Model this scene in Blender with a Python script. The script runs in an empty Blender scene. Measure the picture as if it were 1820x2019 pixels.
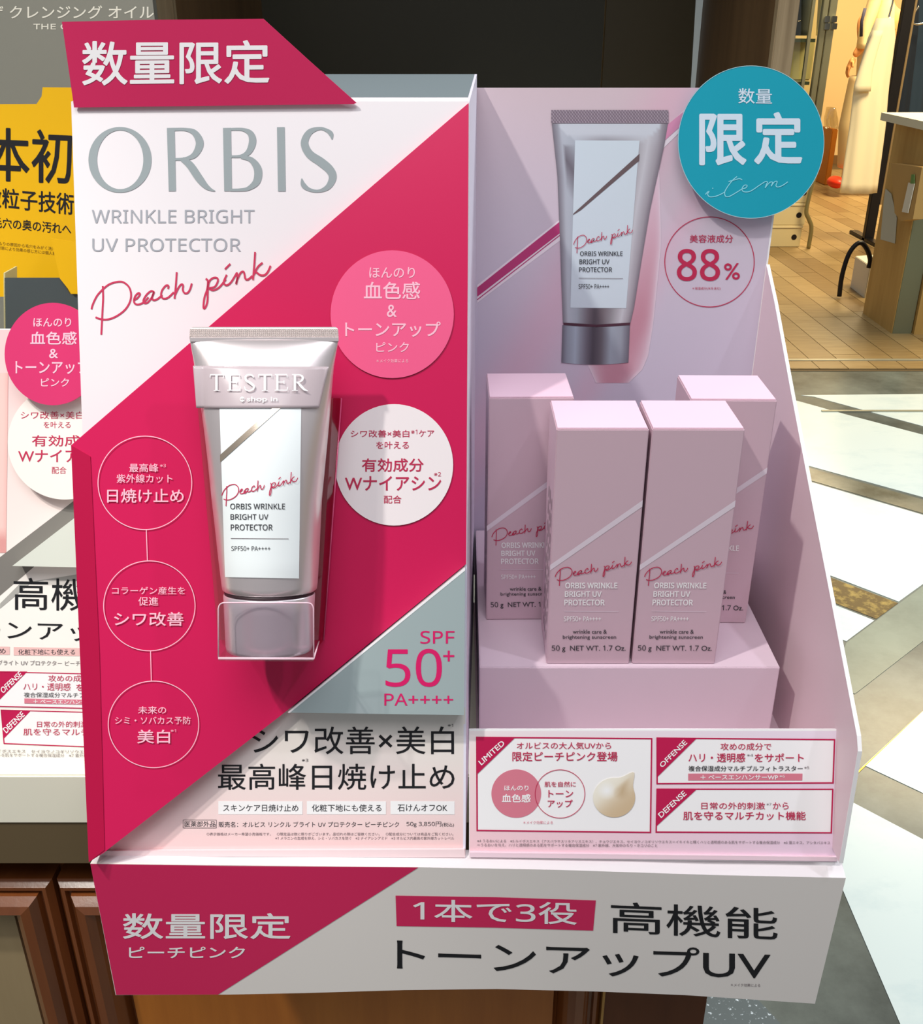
import bpy, bmesh, math, random
from mathutils import Vector, Matrix
from mathutils.geometry import tessellate_polygon
random.seed(7)
C = bpy.context.scene
PI = math.pi
# ------------------------------------------------------------------ camera, world, lights, exposure
H = 1.36                       # eye height
F = 2000.0; CX, CY = 910.0, 1009.5
PITCH = math.radians(25.8)
cd = bpy.data.cameras.new('camera'); cam = bpy.data.objects.new('camera', cd); C.collection.objects.link(cam)
cam.location = (0, 0, H); cam.rotation_euler = (PI/2 - PITCH, 0, 0)
cd.sensor_fit = 'HORIZONTAL'; cd.sensor_width = 36; cd.lens = F/1820*36; cd.clip_start = .02; cd.clip_end = 100
C.camera = cam
w = bpy.data.worlds.new('world'); C.world = w; w.use_nodes = True
w.node_tree.nodes['Background'].inputs[0].default_value = (.93, .95, 1.0, 1)
w.node_tree.nodes['Background'].inputs[1].default_value = .25
C.view_settings.view_transform = 'Standard'; C.view_settings.look = 'None'
C.view_settings.gamma = 1; C.view_settings.use_curve_mapping = False
C.view_settings.exposure = 0.0
def lamp(name, kind, loc, target, power, color, size=.1, spot=60, blend=.5):
    l = bpy.data.lights.new(name, kind); l.energy = power; l.color = color
    if kind == 'AREA': l.size = size; l.shape = 'DISK'
    else: l.shadow_soft_size = size
    if kind == 'SPOT': l.spot_size = math.radians(spot); l.spot_blend = blend
    o = bpy.data.objects.new(name, l); C.collection.objects.link(o); o.location = loc
    o.rotation_euler = (Vector(target)-Vector(loc)).to_track_quat('-Z', 'Y').to_euler()
    return o
DISP = (0, .5, 1.1)
lamp('ceiling_spot_left', 'SPOT', (-.80, -.05, 2.65), DISP, 68, (1, .97, .92), .03, 50)
lamp('ceiling_spot_right', 'SPOT', (.80, .15, 2.65), DISP, 18, (.86, .88, 1), .035, 50)
lamp('ceiling_panel', 'AREA', (0, -.35, 2.65), (0, .35, 1.0), 14, (.97, .97, 1), 1.1)
lamp('ceiling_spot_counter', 'SPOT', (-.85, -.25, 2.65), (-.46, .5, .92), 44, (1, .98, .9), .04, 30)
lamp('aisle_panel', 'AREA', (1.9, 1.9, 2.7), (1.9, 2.0, 0), 70, (.90, .98, 1), 1.0)
lamp('shop_panel', 'AREA', (2.9, 5.2, 2.8), (2.9, 5.4, 0), 125, (1, .80, .48), 1.3)
lamp('shop_panel_far', 'AREA', (3.6, 8.6, 2.8), (3.8, 9.2, 0), 190, (1, .78, .46), 1.3)

# ------------------------------------------------------------------ pixel rays and planes
cp, sp = math.cos(PITCH), math.sin(PITCH)
CAM = Vector((0, 0, H))
def ray(px, py):
    a = (px-CX)/F; t = (py-CY)/F
    return Vector((a, cp - t*sp, -sp - t*cp))
class Plane:
    def __init__(s, p, n): s.p = Vector(p); s.n = Vector(n).normalized()
    def off(s, d): return Plane(s.p + s.n*d, s.n)
    def __call__(s, px, py):
        r = ray(px, py); return CAM + r*((s.p-CAM).dot(s.n)/r.dot(s.n))
def R(Y, Z): return Vector((0, Y, H+Z))      # point given relative to the eye
def vert(Y): return Plane((0, Y, 0), (0, -1, 0))
FLOOR = Plane((0, 0, 0), (0, 0, 1))
CT = H - .4206                                # counter top height
# ------------------------------------------------------------------ materials
def lin(c): return tuple((x/255/12.92 if x/255 <= .04045 else ((x/255+.055)/1.055)**2.4) for x in c)
MATS = {}
def mat(name, rgb, rough=.5, metal=0, spec=.35, trans=0, alpha=1, emit=0, attr=False, noise=None, wood=None, bump=0, coat=0):
    if name in MATS: return MATS[name]
    m = bpy.data.materials.new(name); m.use_nodes = True; nt = m.node_tree; b = nt.nodes['Principled BSDF']
    c = lin(rgb)+(1,)
    b.inputs['Base Color'].default_value = c; b.inputs['Roughness'].default_value = rough
    b.inputs['Metallic'].default_value = metal; b.inputs['Specular IOR Level'].default_value = spec
    b.inputs['Transmission Weight'].default_value = trans; b.inputs['Alpha'].default_value = alpha
    b.inputs['Coat Weight'].default_value = coat
    if emit: b.inputs['Emission Color'].default_value = c; b.inputs['Emission Strength'].default_value = emit
    if attr:
        a = nt.nodes.new('ShaderNodeVertexColor'); a.layer_name = 'col'; nt.links.new(a.outputs[0], b.inputs['Base Color'])
    if noise or wood:
        tc = nt.nodes.new('ShaderNodeTexCoord'); mp = nt.nodes.new('ShaderNodeMapping'); nt.links.new(tc.outputs['Object'], mp.inputs[0])
        nz = nt.nodes.new('ShaderNodeTexNoise'); nt.links.new(mp.outputs[0], nz.inputs[0])
        if noise: scale, rgb2, stretch, det, lo, hi = noise
        else: scale, rgb2, stretch, det, lo, hi = wood
        mp.inputs['Scale'].default_value = stretch
        nz.inputs['Scale'].default_value = scale; nz.inputs['Detail'].default_value = det; nz.inputs['Roughness'].default_value = .65
        cr = nt.nodes.new('ShaderNodeValToRGB'); cr.color_ramp.elements[0].color = c; cr.color_ramp.elements[1].color = lin(rgb2)+(1,)
        cr.color_ramp.elements[0].position = lo; cr.color_ramp.elements[1].position = hi
        nt.links.new(nz.outputs[0], cr.inputs[0]); nt.links.new(cr.outputs[0], b.inputs['Base Color'])
        if bump:
            bp = nt.nodes.new('ShaderNodeBump'); bp.inputs['Strength'].default_value = bump; bp.inputs['Distance'].default_value = .002
            nt.links.new(nz.outputs[0], bp.inputs['Height']); nt.links.new(bp.outputs[0], b.inputs['Normal'])
    MATS[name] = m; return m
WHITE = mat('white_card', (234, 228, 230), .42)
EDGE = mat('cut_card_edge', (252, 250, 250), .6)
BLUSH = mat('blush_card', (246, 220, 222), .42)
PINKCARD = mat('pink_card', (243, 214, 224), .45)
MAG = mat('magenta_card', (210, 25, 86), .36)
MAGD = mat('magenta_print', (196, 24, 80), .42)
SILV = mat('silver_card', (180, 196, 196), .34, .25)
GREYT = mat('grey_print', (150, 160, 162), .5)
GREYT2 = mat('light_grey_print', (160, 163, 170), .5)
BLACKT = mat('black_print', (28, 28, 32), .5)
DARKT = mat('dark_grey_print', (62, 62, 66), .5)
MIDT = mat('mid_grey_print', (118, 106, 110), .5)
WT = mat('white_print', (252, 250, 250), .5)
PT = mat('pale_pink_print', (255, 196, 214), .5)
PEACHT = mat('crimson_print', (196, 44, 84), .5)
ROSE = mat('rose_print', (222, 128, 146), .5)
STICK = mat('pink_sticker', (247, 98, 144), .3)
TEAL = mat('teal_sticker', (28, 168, 190), .42)
ICE = mat('ice_print', (222, 240, 252), .5)
ICE2 = mat('aqua_print', (150, 232, 246), .5)
PRINT = mat('printed_picture', (200, 200, 200), .4, attr=True)
BOXM = mat('pink_carton', (217, 187, 198), .38, noise=(3, (213, 182, 194), (1, 1, 1), 2, .3, .7))
BOXS = mat('pale_stripe_foil', (240, 226, 236), .3, .1)
ALU = mat('satin_aluminium', (228, 218, 218), .3, .68)
CAPM = mat('cap_aluminium', (226, 218, 224), .3, .6)
CRIMP = mat('crimp_aluminium', (236, 226, 222), .3, .5)
LABEL = mat('label_white', (244, 250, 250), .3)
BAND = mat('tester_band', (206, 190, 194), .25, 0, .6, alpha=.86)
def clear(name, tint, fac=.10, rough=.03):
    if name in MATS: return MATS[name]
    m = bpy.data.materials.new(name); m.use_nodes = True; nt = m.node_tree; nt.nodes.clear()
    o = nt.nodes.new('ShaderNodeOutputMaterial'); mx = nt.nodes.new('ShaderNodeMixShader'); t = nt.nodes.new('ShaderNodeBsdfTransparent'); g = nt.nodes.new('ShaderNodeBsdfGlossy')
    t.inputs[0].default_value = lin(tint)+(1,); g.inputs['Roughness'].default_value = rough
    mx.inputs[0].default_value = fac
    nt.links.new(t.outputs[0], mx.inputs[1]); nt.links.new(g.outputs[0], mx.inputs[2]); nt.links.new(mx.outputs[0], o.inputs[0])
    MATS[name] = m; return m
ACRYL = clear('clear_acrylic', (250, 246, 248), .07)
ACEDGE = mat('acrylic_edge', (255, 214, 226), .2, 0, .8, alpha=.85)

# ------------------------------------------------------------------ object helpers
def root(name, label, cat, loc, group=None):
    o = bpy.data.objects.new(name, None); C.collection.objects.link(o); o.location = loc
    o['label'] = label; o['category'] = cat; o['L'] = tuple(loc)
    if group: o['group'] = group
    return o
def off_of(p): return Vector(p['L']) if p is not None and 'L' in p else Vector((0, 0, 0))
def mesh(name, vs, fs, m, parent=None, smooth=False, cols=None, label=None):
    L = off_of(parent)
    me = bpy.data.meshes.new(name); me.from_pydata([tuple(Vector(v)-L) for v in vs], [], fs)
    me.materials.append(m)
    if cols is not None:
        a = me.color_attributes.new('col', 'FLOAT_COLOR', 'POINT')
        for i, c in enumerate(cols): a.data[i].color = lin(c)+(1,)
    if smooth:
        for p in me.polygons: p.use_smooth = True
    o = bpy.data.objects.new(name, me); C.collection.objects.link(o)
    if parent is not None: o.parent = parent
    o['L'] = tuple(L)
    if label: o['label'] = label
    return o
def tagm(o, label, cat, group=None):
    o['label'] = label; o['category'] = cat
    if group: o['group'] = group
    return o
def struct(o): o['kind'] = 'structure'; return o
def fixn(o):
    bm = bmesh.new(); bm.from_mesh(o.data); bmesh.ops.recalc_face_normals(bm, faces=bm.faces); bm.to_mesh(o.data); bm.free(); return o
def prism(name, pts, vec, m, parent=None, label=None, bevel=0):
    """closed card or block: outline pts swept by vec"""
    n = len(pts); pts = [Vector(p) for p in pts]; vec = Vector(vec)
    vs = pts + [p+vec for p in pts]
    tri = tessellate_polygon([pts])
    fs = [tuple(t) for t in tri] + [tuple(i+n for i in reversed(t)) for t in tri] + [(i, (i+1) % n, (i+1) % n+n, i+n) for i in range(n)]
    o = mesh(name, vs, fs, m, parent, label=label)
    bm = bmesh.new(); bm.from_mesh(o.data); bmesh.ops.recalc_face_normals(bm, faces=bm.faces)
    bmesh.ops.dissolve_limit(bm, angle_limit=.01, verts=bm.verts, edges=bm.edges)
    if bevel: bmesh.ops.bevel(bm, geom=list(bm.edges), offset=bevel, segments=2, affect='EDGES')
    bm.to_mesh(o.data); bm.free()
    return o
def box(name, lo, hi, m, parent=None, bevel=0, label=None):
    x0, y0, z0 = lo; x1, y1, z1 = hi
    return prism(name, [(x0, y0, z0), (x1, y0, z0), (x1, y1, z0), (x0, y1, z0)], (0, 0, z1-z0), m, parent, label, bevel)
def flat(name, px, hit, m, parent, label=None):
    """flat print: a polygon of photo points on a surface"""
    pts = [hit(*p) for p in px]
    tri = tessellate_polygon([[Vector((p[0], p[1], 0)) for p in px]])
    return fixn2(mesh(name, pts, [tuple(t) for t in tri], m, parent, label=label))
def fixn2(o):
    for p in o.data.polygons:
        pass
    return o
def smoothpts(pts, n=6):
    out = []
    P = [pts[0]] + list(pts) + [pts[-1]]
    for i in range(1, len(P)-2):
        a, b, c, d = P[i-1], P[i], P[i+1], P[i+2]
        for k in range(n):
            t = k/n
            out.append(tuple(.5*((2*b[j]) + (-a[j]+c[j])*t + (2*a[j]-5*b[j]+4*c[j]-d[j])*t*t + (-a[j]+3*b[j]-3*c[j]+d[j])*t**3) for j in range(len(b))))
    out.append(tuple(pts[-1])); return out
def ribbon_geo(pts, vs, fs, hit, n=6, smooth=True):
    P = smoothpts(pts, n) if smooth and len(pts) > 2 else pts
    b = len(vs)
    for i, p in enumerate(P):
        q0 = P[max(i-1, 0)]; q1 = P[min(i+1, len(P)-1)]
        dx, dy = q1[0]-q0[0], q1[1]-q0[1]; l = math.hypot(dx, dy) or 1
        nx, ny = -dy/l*p[2]/2, dx/l*p[2]/2
        vs.append(hit(p[0]+nx, p[1]+ny)); vs.append(hit(p[0]-nx, p[1]-ny))
        if i: k = b+2*i; fs.append((k-2, k-1, k+1, k))
def strokes(name, lst, hit, m, parent, n=6, label=None):
    vs, fs = [], []
    for k, s in enumerate(lst):
        ribbon_geo(s, vs, fs, (lambda x, y, k=k: (lambda p: p+(CAM-p).normalized()*(2e-5*k))(hit(x, y))), n)
    return mesh(name, vs, fs, m, parent, label=label)
def ell(cx, cy, rx, ry, n=64): return [(cx+rx*math.cos(2*PI*i/n), cy+ry*math.sin(2*PI*i/n)) for i in range(n)]
def ring(name, cx, cy, rx, ry, wd, hit, m, parent, n=96, inner=None):
    vs, fs = [], []
    for i in range(n):
        a = 2*PI*i/n
        vs.append(hit(cx+rx*math.cos(a), cy+ry*math.sin(a)))
        if inner: vs.append(hit(inner[0]+inner[2]*math.cos(a), inner[1]+inner[3]*math.sin(a)))
        else: vs.append(hit(cx+(rx-wd)*math.cos(a), cy+(ry-wd)*math.sin(a)))
    for i in range(n): j = (i+1) % n; fs.append((2*i, 2*i+1, 2*j+1, 2*j))
    return mesh(name, vs, fs, m, parent)
def disc(name, cx, cy, rx, ry, hit, m, parent, thick=None, n=72, label=None):
    if thick: return prism(name, [hit(*p) for p in ell(cx, cy, rx, ry, n)], thick, m, parent, label)
    pts = [hit(*p) for p in ell(cx, cy, rx, ry, n)]
    return mesh(name, pts, [tuple(range(n))], m, parent, label=label)
_tc = {}
def glyphs(s):
    s = ''.join(chr(0x1D7E2+int(c)) if c in '0123456789' else c for c in s)
    if s in _tc: return _tc[s]
    c = bpy.data.curves.new('g', 'FONT'); c.body = s; c.size = 1; c.resolution_u = 3
    o = bpy.data.objects.new('g', c); C.collection.objects.link(o)
    dg = bpy.context.evaluated_depsgraph_get(); me = bpy.data.meshes.new_from_object(o.evaluated_get(dg))
    vs = [(v.co.x, v.co.y) for v in me.vertices]; fs = [tuple(p.vertices) for p in me.polygons]
    bpy.data.objects.remove(o); bpy.data.curves.remove(c); bpy.data.meshes.remove(me)
    x0 = min(v[0] for v in vs); x1 = max(v[0] for v in vs); y0 = min(v[1] for v in vs); y1 = max(v[1] for v in vs)
    _tc[s] = (vs, fs, x0, x1, y0, y1); return _tc[s]
def ms(s): return ''.join(chr(0x1D5A0+ord(c)-65) if 'A' <= c <= 'Z' else (chr(0x1D5BA+ord(c)-97) if 'a' <= c <= 'z' else c) for c in s)
def serif(s): return ''.join(chr(0x1D400+ord(c)-65) if 'A' <= c <= 'Z' else c for c in s)
def text(s, bb, hit, m, parent, bold=0, dy=0, q=None, name='lettering', sp=0):
    """bb = ink box (x0,y0,x1,y1) in photo pixels, dy = drop of the right end; or q = four corners TL,TR,BR,BL"""
    vs, fs, x0, x1, y0, y1 = glyphs(s)
    if q is None: q = [(bb[0], bb[1]), (bb[2], bb[1]+dy), (bb[2], bb[3]+dy), (bb[0], bb[3])]
    V, Fc = [], []
    bold *= .5
    sh = [(0, 0)] if not bold else [(0, 0)] + [(bold*math.cos(a), bold*math.sin(a)) for a in [i*PI/4 for i in range(8)]]
    for k, (ox, oy) in enumerate(sh):
        b = len(V)
        for (x, y) in vs:
            u = (x-x0)/(x1-x0); v = 1-(y-y0)/(y1-y0)
            X = (1-u)*(1-v)*q[0][0]+u*(1-v)*q[1][0]+u*v*q[2][0]+(1-u)*v*q[3][0]
            Y = (1-u)*(1-v)*q[0][1]+u*(1-v)*q[1][1]+u*v*q[2][1]+(1-u)*v*q[3][1]
            p = hit(X+ox, Y+oy)
            V.append(p + (CAM-p).normalized()*(1e-6*k))
        Fc += [tuple(i+b for i in f) for f in fs]
    return mesh(name, V, Fc, m, parent)
def grid(name, nx, ny, f, col, m, parent, hit, smooth=False, label=None):
    vs, cs, fs = [], [], []
    for j in range(ny+1):
        for i in range(nx+1):
            s, t = i/nx, j/ny
            vs.append(hit(*f(s, t))); cs.append(col(s, t))
    for j in range(ny):
        for i in range(nx): k = j*(nx+1)+i; fs.append((k, k+nx+1, k+nx+2, k+1))
    return mesh(name, vs, fs, m, parent, smooth, cs, label=label)
def lerp(a, b, t): return tuple(x+(y-x)*t for x, y in zip(a, b))
def ramp(st, t):
    for (t0, c0), (t1, c1) in zip(st, st[1:]):
        if t <= t1: return lerp(c0, c1, max(0, (t-t0)/(t1-t0)))
    return st[-1][1]
def interp(tab, y):
    if y <= tab[0][0]: return tab[0][1]
    for (y0, x0), (y1, x1) in zip(tab, tab[1:]):
        if y <= y1: return x0+(x1-x0)*(y-y0)/(y1-y0)
    return tab[-1][1]
def tube(name, pts, r, m, parent=None, n=8, caps=True, smooth=True, label=None):
    vs, fs = [], []; pts = [Vector(p) for p in pts]
    rr = r if isinstance(r, (list, tuple)) else [r]*len(pts)
    up = None
    for i, p in enumerate(pts):
        d = (pts[min(i+1, len(pts)-1)]-pts[max(i-1, 0)]).normalized()
        if up is None: up = d.orthogonal().normalized()
        up = (up - d*up.dot(d)).normalized(); sd = d.cross(up)
        for k in range(n):
            a = 2*PI*k/n; vs.append(p+(up*math.cos(a)+sd*math.sin(a))*rr[i])
        if i:
            b = i*n
            for k in range(n): fs.append((b-n+k, b-n+(k+1) % n, b+(k+1) % n, b+k))
    if caps: fs.append(tuple(reversed(range(n)))); fs.append(tuple(range(len(vs)-n, len(vs))))
    return mesh(name, vs, fs, m, parent, smooth, label=label)
def copy_tree(o, parent=None, loc=None):
    c = o.copy(); C.collection.objects.link(c)
    if parent is not None: c.parent = parent
    if loc is not None: c.location = loc
    for ch in o.children: copy_tree(ch, c)
    return c

# ================================================================== setting
MARB = mat('grey_marble', (88, 92, 86), .22, 0, .22, noise=(3.2, (128, 134, 126), (1, 1, 1), 9, .38, .68))
MWH = mat('white_marble', (228, 240, 238), .22, 0, .3, noise=(4.5, (206, 224, 226), (1, 1.6, 1), 8, .5, .78))
MTAN = mat('taupe_marble', (142, 138, 118), .2, 0, .25, noise=(7, (112, 106, 86), (1, 1, 1), 8, .4, .65))
MGOLD = mat('bronze_marble', (128, 104, 60), .12, 0, .5, noise=(40, (190, 160, 88), (1, 1, 1), 8, .48, .62))
BRASS = mat('brass_inlay', (214, 158, 60), .3, .8)
STEEL = mat('brushed_steel_strip', (176, 172, 150), .35, .4)
fl = struct(box('floor', (-3, -1, -.05), (7, 12, 0), MARB))
def tile(px, m, z=.0012, name='tile'):
    pl = Plane((0, 0, z), (0, 0, 1)); pts = [pl(*p) for p in px]
    return prism(name, pts, (0, 0, -z*.95), m, fl)
tile([(1580, 779), (2500, 770), (2500, 995), (1820, 840), (1605, 782)], MWH)
tile([(1480, 770), (1575, 791), (1668, 817), (1820, 857), (2500, 1040), (2500, 1170), (1820, 980), (1605, 921), (1400, 865)], MWH)
tile([(1400, 868), (1605, 925), (1820, 984), (2500, 1174), (2500, 1215), (1820, 1012), (1612, 951), (1400, 890)], MTAN)
tile([(1400, 893), (1612, 954), (1820, 1015), (1955, 1054), (1820, 1151), (1772, 1186), (1644, 1137), (1400, 1050)], MWH)
tile([(1669, 1267), (1820, 1153), (2300, 800), (2300, 905), (1820, 1264), (1686, 1368), (1640, 1350)], mat('sage_marble', (142, 152, 138), .25, 0, .22, noise=(4, (118, 126, 114), (1, 1, 1), 9, .35, .7)))
tile([(1400, 1054), (1644, 1141), (1771, 1189), (1728, 1220), (1655, 1192), (1400, 1100)], MGOLD)
tile([(1400, 1104), (1655, 1196), (1724, 1223), (1669, 1264), (1500, 1200)], MWH)
tile([(1700, 1512), (1822, 1398), (2300, 960), (2300, 1790), (1820, 1563), (1705, 1509)], MWH)
tile([(1560, 1520), (1680, 1581), (1820, 1655), (2400, 1960), (2400, 2600), (2050, 2660), (1775, 2019), (1665, 1762), (1600, 1610)], MWH)
prism('brass_strip', [FLOOR.off(.0014)(*p) for p in [(1560, 1628), (1689, 1523), (1822, 1397), (2300, 956), (2302, 958), (1822, 1400), (1690, 1526), (1560, 1632)]], (0, 0, -.001), BRASS, fl)
# timber shop floor: herring-diagonal planks beyond a steel threshold
thr = FLOOR(1600, 713).y
PLK = [mat('oak_plank_%s' % k, c, .4, 0, .4, wood=(5, c2, (1, 9, 1), 6, .35, .7)) for k, c, c2 in
       (('light', (172, 146, 100), (150, 124, 80)), ('mid', (160, 134, 88), (138, 112, 72)), ('dark', (146, 120, 78), (124, 98, 60)))]
sub = struct(box('floor_timber', (.9, thr-.14, 0), (6.8, 11.5, .002), mat('plank_joint', (96, 78, 50), .6)))
def clip_poly(poly, ax, val, keep_gt):
    out = []
    for i, a in enumerate(poly):
        b = poly[(i+1) % len(poly)]
        ia = (a[ax] > val) == keep_gt; ib = (b[ax] > val) == keep_gt
        if ia: out.append(a)
        if ia != ib:
            t = (val-a[ax])/(b[ax]-a[ax]); out.append((a[0]+(b[0]-a[0])*t, a[1]+(b[1]-a[1])*t))
    return out
ang = math.radians(91.5); ux, uy = math.cos(ang), math.sin(ang); nx_, ny_ = -uy, ux
cnt = 0
for i in range(-20, 20):
    o0 = random.random()*.9
    for j in range(-6, 8):
        a0 = j*.9+o0; a1 = a0+.896; b0 = i*.125; b1 = b0+.122
        q = [(3.0+ux*a+nx_*b, 6.2+uy*a+ny_*b) for a, b in ((a0, b0), (a1, b0), (a1, b1), (a0, b1))]
        for ax, v, g in ((0, 1.3, True), (0, 4.9, False), (1, thr-.12, True), (1, 10.8, False)):
            if q: q = clip_poly(q, ax, v, g)
        if len(q) < 3: continue
        ar = abs(sum(q[k][0]*q[(k+1) % len(q)][1]-q[(k+1) % len(q)][0]*q[k][1] for k in range(len(q))))/2
        if ar < .004 or cnt >= 290: continue
        cnt += 1
        prism('plank', [(x, y, .0065) for x, y in q], (0, 0, -.004), PLK[random.choice((0, 0, 1, 1, 2))], sub)
tile([(1385, 1940), (1470, 1945), (1540, 2019), (1560, 2200), (1380, 2200)], mat('speckled_marble', (112, 120, 120), .15, 0, .5, noise=(130, (236, 246, 252), (1, 1, 1), 3, .60, .68)))  # grey patch with fine near-white speckles
st = struct(box('trim_1', (1.2, thr-.012, 0), (6.5, thr+.012, .010), STEEL))
st2 = struct(box('trim_2', (FLOOR(1620, 812).x, FLOOR(1620, 812).y-.006, 0), (5, FLOOR(1620, 812).y+.006, .006), STEEL))
# far wall and side wall
WALL = mat('warm_plaster', (226, 196, 140), .8)
struct(box('wall_back', (-2.9, 11.3, 0), (6.9, 11.4, 2.9), WALL))
struct(box('baseboard_back', (-2.9, 11.27, 0), (6.9, 11.3, .09), mat('brown_skirting', (120, 88, 50), .5)))
struct(box('wall_right', (6.9, -1, 0), (7.0, 11.4, 2.9), WALL))

# ================================================================== counter and wooden cabinet
CREAM = mat('cream_laminate', (252, 248, 228), .3)
COUNTER_Y = .4948
ctr = root('counter', 'cream laminate counter with dark apron under the displays', 'counter', (-.4, .7, CT))
box('top_slab', (-1.1, COUNTER_Y, CT-.039), (.198, .965, CT), CREAM, ctr, .0012)
box('apron', (-1.1, COUNTER_Y+.001, H-.494), (.198, .965, CT-.0392), mat('brown_grey_laminate', (104, 88, 62), .5), ctr)
MAH = mat('mahogany', (138, 78, 38), .2, 0, .5, wood=(14, (104, 54, 26), (1, 1, .12), 7, .35, .7), bump=.1, coat=.5)
MAHP = mat('mahogany_panel', (200, 122, 44), .3, 0, .5, wood=(16, (164, 92, 30), (1, 1, .08), 7, .35, .7), coat=.3)
OLV = mat('worn_panel', (168, 148, 112), .4, wood=(12, (146, 126, 92), (1, 1, .1), 6, .35, .7))
cy_ = .500
pd = vert(cy_)
gapx = pd(160, 2019).x; endx = pd(1395, 2000).x; gap2 = pd(1190, 2000).x
cab = root('wooden_cabinet', 'glossy mahogany cabinet with moulded doors below the cream counter', 'cabinet', (0, .7, 0))
box('carcass', (-1.1, cy_+.024, 0), (endx, .962, H-.522), MAH, cab)
ZT = H-.522
def door(x0, x1, panelmat, pulls):
    """mitred frame with a swelling ogee profile around a recessed field"""
    prof = [(0, .0), (0, -.004), (.0035, -.009), (.006, -.009), (.007, -.005), (.009, -.005), (.010, -.010), (.014, -.0155), (.020, -.017), (.025, -.013), (.028, -.005), (.031, .003), (.036, .006)]
    z0, z1 = .16, ZT
    vs, fs = [], []
    for (d, y) in prof:
        for (x, z) in ((x0+d, z0+d), (x1-d, z0+d), (x1-d, z1-d), (x0+d, z1-d)): vs.append((x, cy_+y+.014, z))
    for i in range(len(prof)-1):
        for k in range(4): a = i*4+k; b = i*4+(k+1) % 4; fs.append((a, b, b+4, a+4))
    n = len(vs)
    vs += [(x0, cy_+.0235, z0), (x1, cy_+.0235, z0), (x1, cy_+.0235, z1), (x0, cy_+.0235, z1)]
    for k in range(4): fs.append((k, (k+1) % 4, n+(k+1) % 4, n+k))
    fs.append((n, n+1, n+2, n+3))
    o = fixn(mesh('door', vs, fs, MAH, cab)); 
    box('door_panel', (x0+.034, cy_+.013, z0+.034), (x1-.034, cy_+.021, z1-.034), panelmat, o)
    return o
d1 = door(-1.05, gapx-.0016, OLV, 1)
d2 = door(gapx+.0016, gap2-.001, MAHP, 1)
box('stile', (gap2+.001, cy_+.006, .16), (endx, cy_+.0235, ZT), mat('brown_stile', (104, 58, 30), .35, wood=(18, (82, 42, 22), (1, 1, .1), 7, .35, .7)), cab)
box('edge_strip', (gap2-.0009, cy_+.004, .16), (gap2+.0009, cy_+.0235, ZT), mat('gold_edge', (196, 150, 84), .4, .3), cab)
box('kick_board', (-1.1, cy_+.05, 0), (endx-.02, cy_+.06, .15), MAH, cab)

# ================================================================== wooden display alcove behind
WDK = mat('walnut_side_shaded', (104, 80, 52), .5, wood=(18, (76, 56, 34), (1, 1, .06), 8, .35, .7))  # inner face of the post wood, its shade put into a darker brown
WLT = mat('walnut_front_lit', (178, 158, 124), .5, wood=(34, (104, 86, 60), (1, 1, .04), 8, .35, .68))  # lit front of the same wood, the light put into a paler tone
OLIVE = mat('dark_olive_panel', (46, 44, 34), .4, 0, .3)
alc = root('shelf_cabinet', 'tall walnut cabinet with dark olive back panel behind the pink display', 'cabinet', (0, 1.0, CT))
Yf, Yb = .982, 1.30
vf, vb = vert(Yf), vert(Yb)
xr = vf(1530, 0).x; xr2 = vf(1570, 0).x; xbr = vb(1386, 0).x
xl = vf(345, 0).x; xl2 = vf(303, 0).x; xbl = vb(515, 0).x
zt = 2.3; zb = .0
prism('side_panel', [(xr, Yf, zb), (xr2-.002, Yf, zb), (xr2-.002, Yb, zb), (xbr, Yb, zb)], (0, 0, zt-zb), WDK, alc)
prism('side_panel', [(xl, Yf, zb), (xl2+.002, Yf, zb), (xl2+.002, Yb, zb), (xbl, Yb, zb)], (0, 0, zt-zb), WDK, alc)
box('post', (xr-.0005, Yf-.012, zb), (xr2, Yf, zt), WLT, alc, .0008)
box('post', (xl2, Yf-.012, zb), (xl+.0005, Yf, zt), WLT, alc, .0008)
xm = vb(1195, 0).x
box('back_panel', (xbl, Yb, zb), (xm-.001, Yb+.02, zt), OLIVE, alc)
box('back_panel', (xm+.001, Yb+.0008, zb), (xbr, Yb+.02, zt), mat('olive_brown_panel', (56, 48, 30), .4), alc)
prism('white_edge_strip', [vb.off(.002)(*p) for p in ((1384, -200), (1402, -200), (1376, 240), (1358, 240))], (0, .0015, 0), mat('white_strip', (206, 216, 214), .4), alc)
# grey poster board at the left, in front of the walnut post
Yg = .90; vg = vert(Yg)
gb = root('poster_board', 'tall grey poster board with white katakana and small latin line, far left', 'sign', (vg(100, 300).x, Yg, CT))
x1 = vg(303, 20).x
brd = box('board', (-.75, Yg, CT), (x1, Yg+.01, 1.75), mat('warm_grey_gloss', (142, 141, 130), .35), gb)
hg = vg.off(.0002)
text('ザ クレンジング オイル', (-22, 11, 303, 37), hg, mat('cream_print', (240, 236, 220), .5), brd, bold=.5)
text(ms('THE CLEANSING OIL'), (66, 47, 300, 58), hg, MATS['cream_print'], brd, bold=.4)

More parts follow.
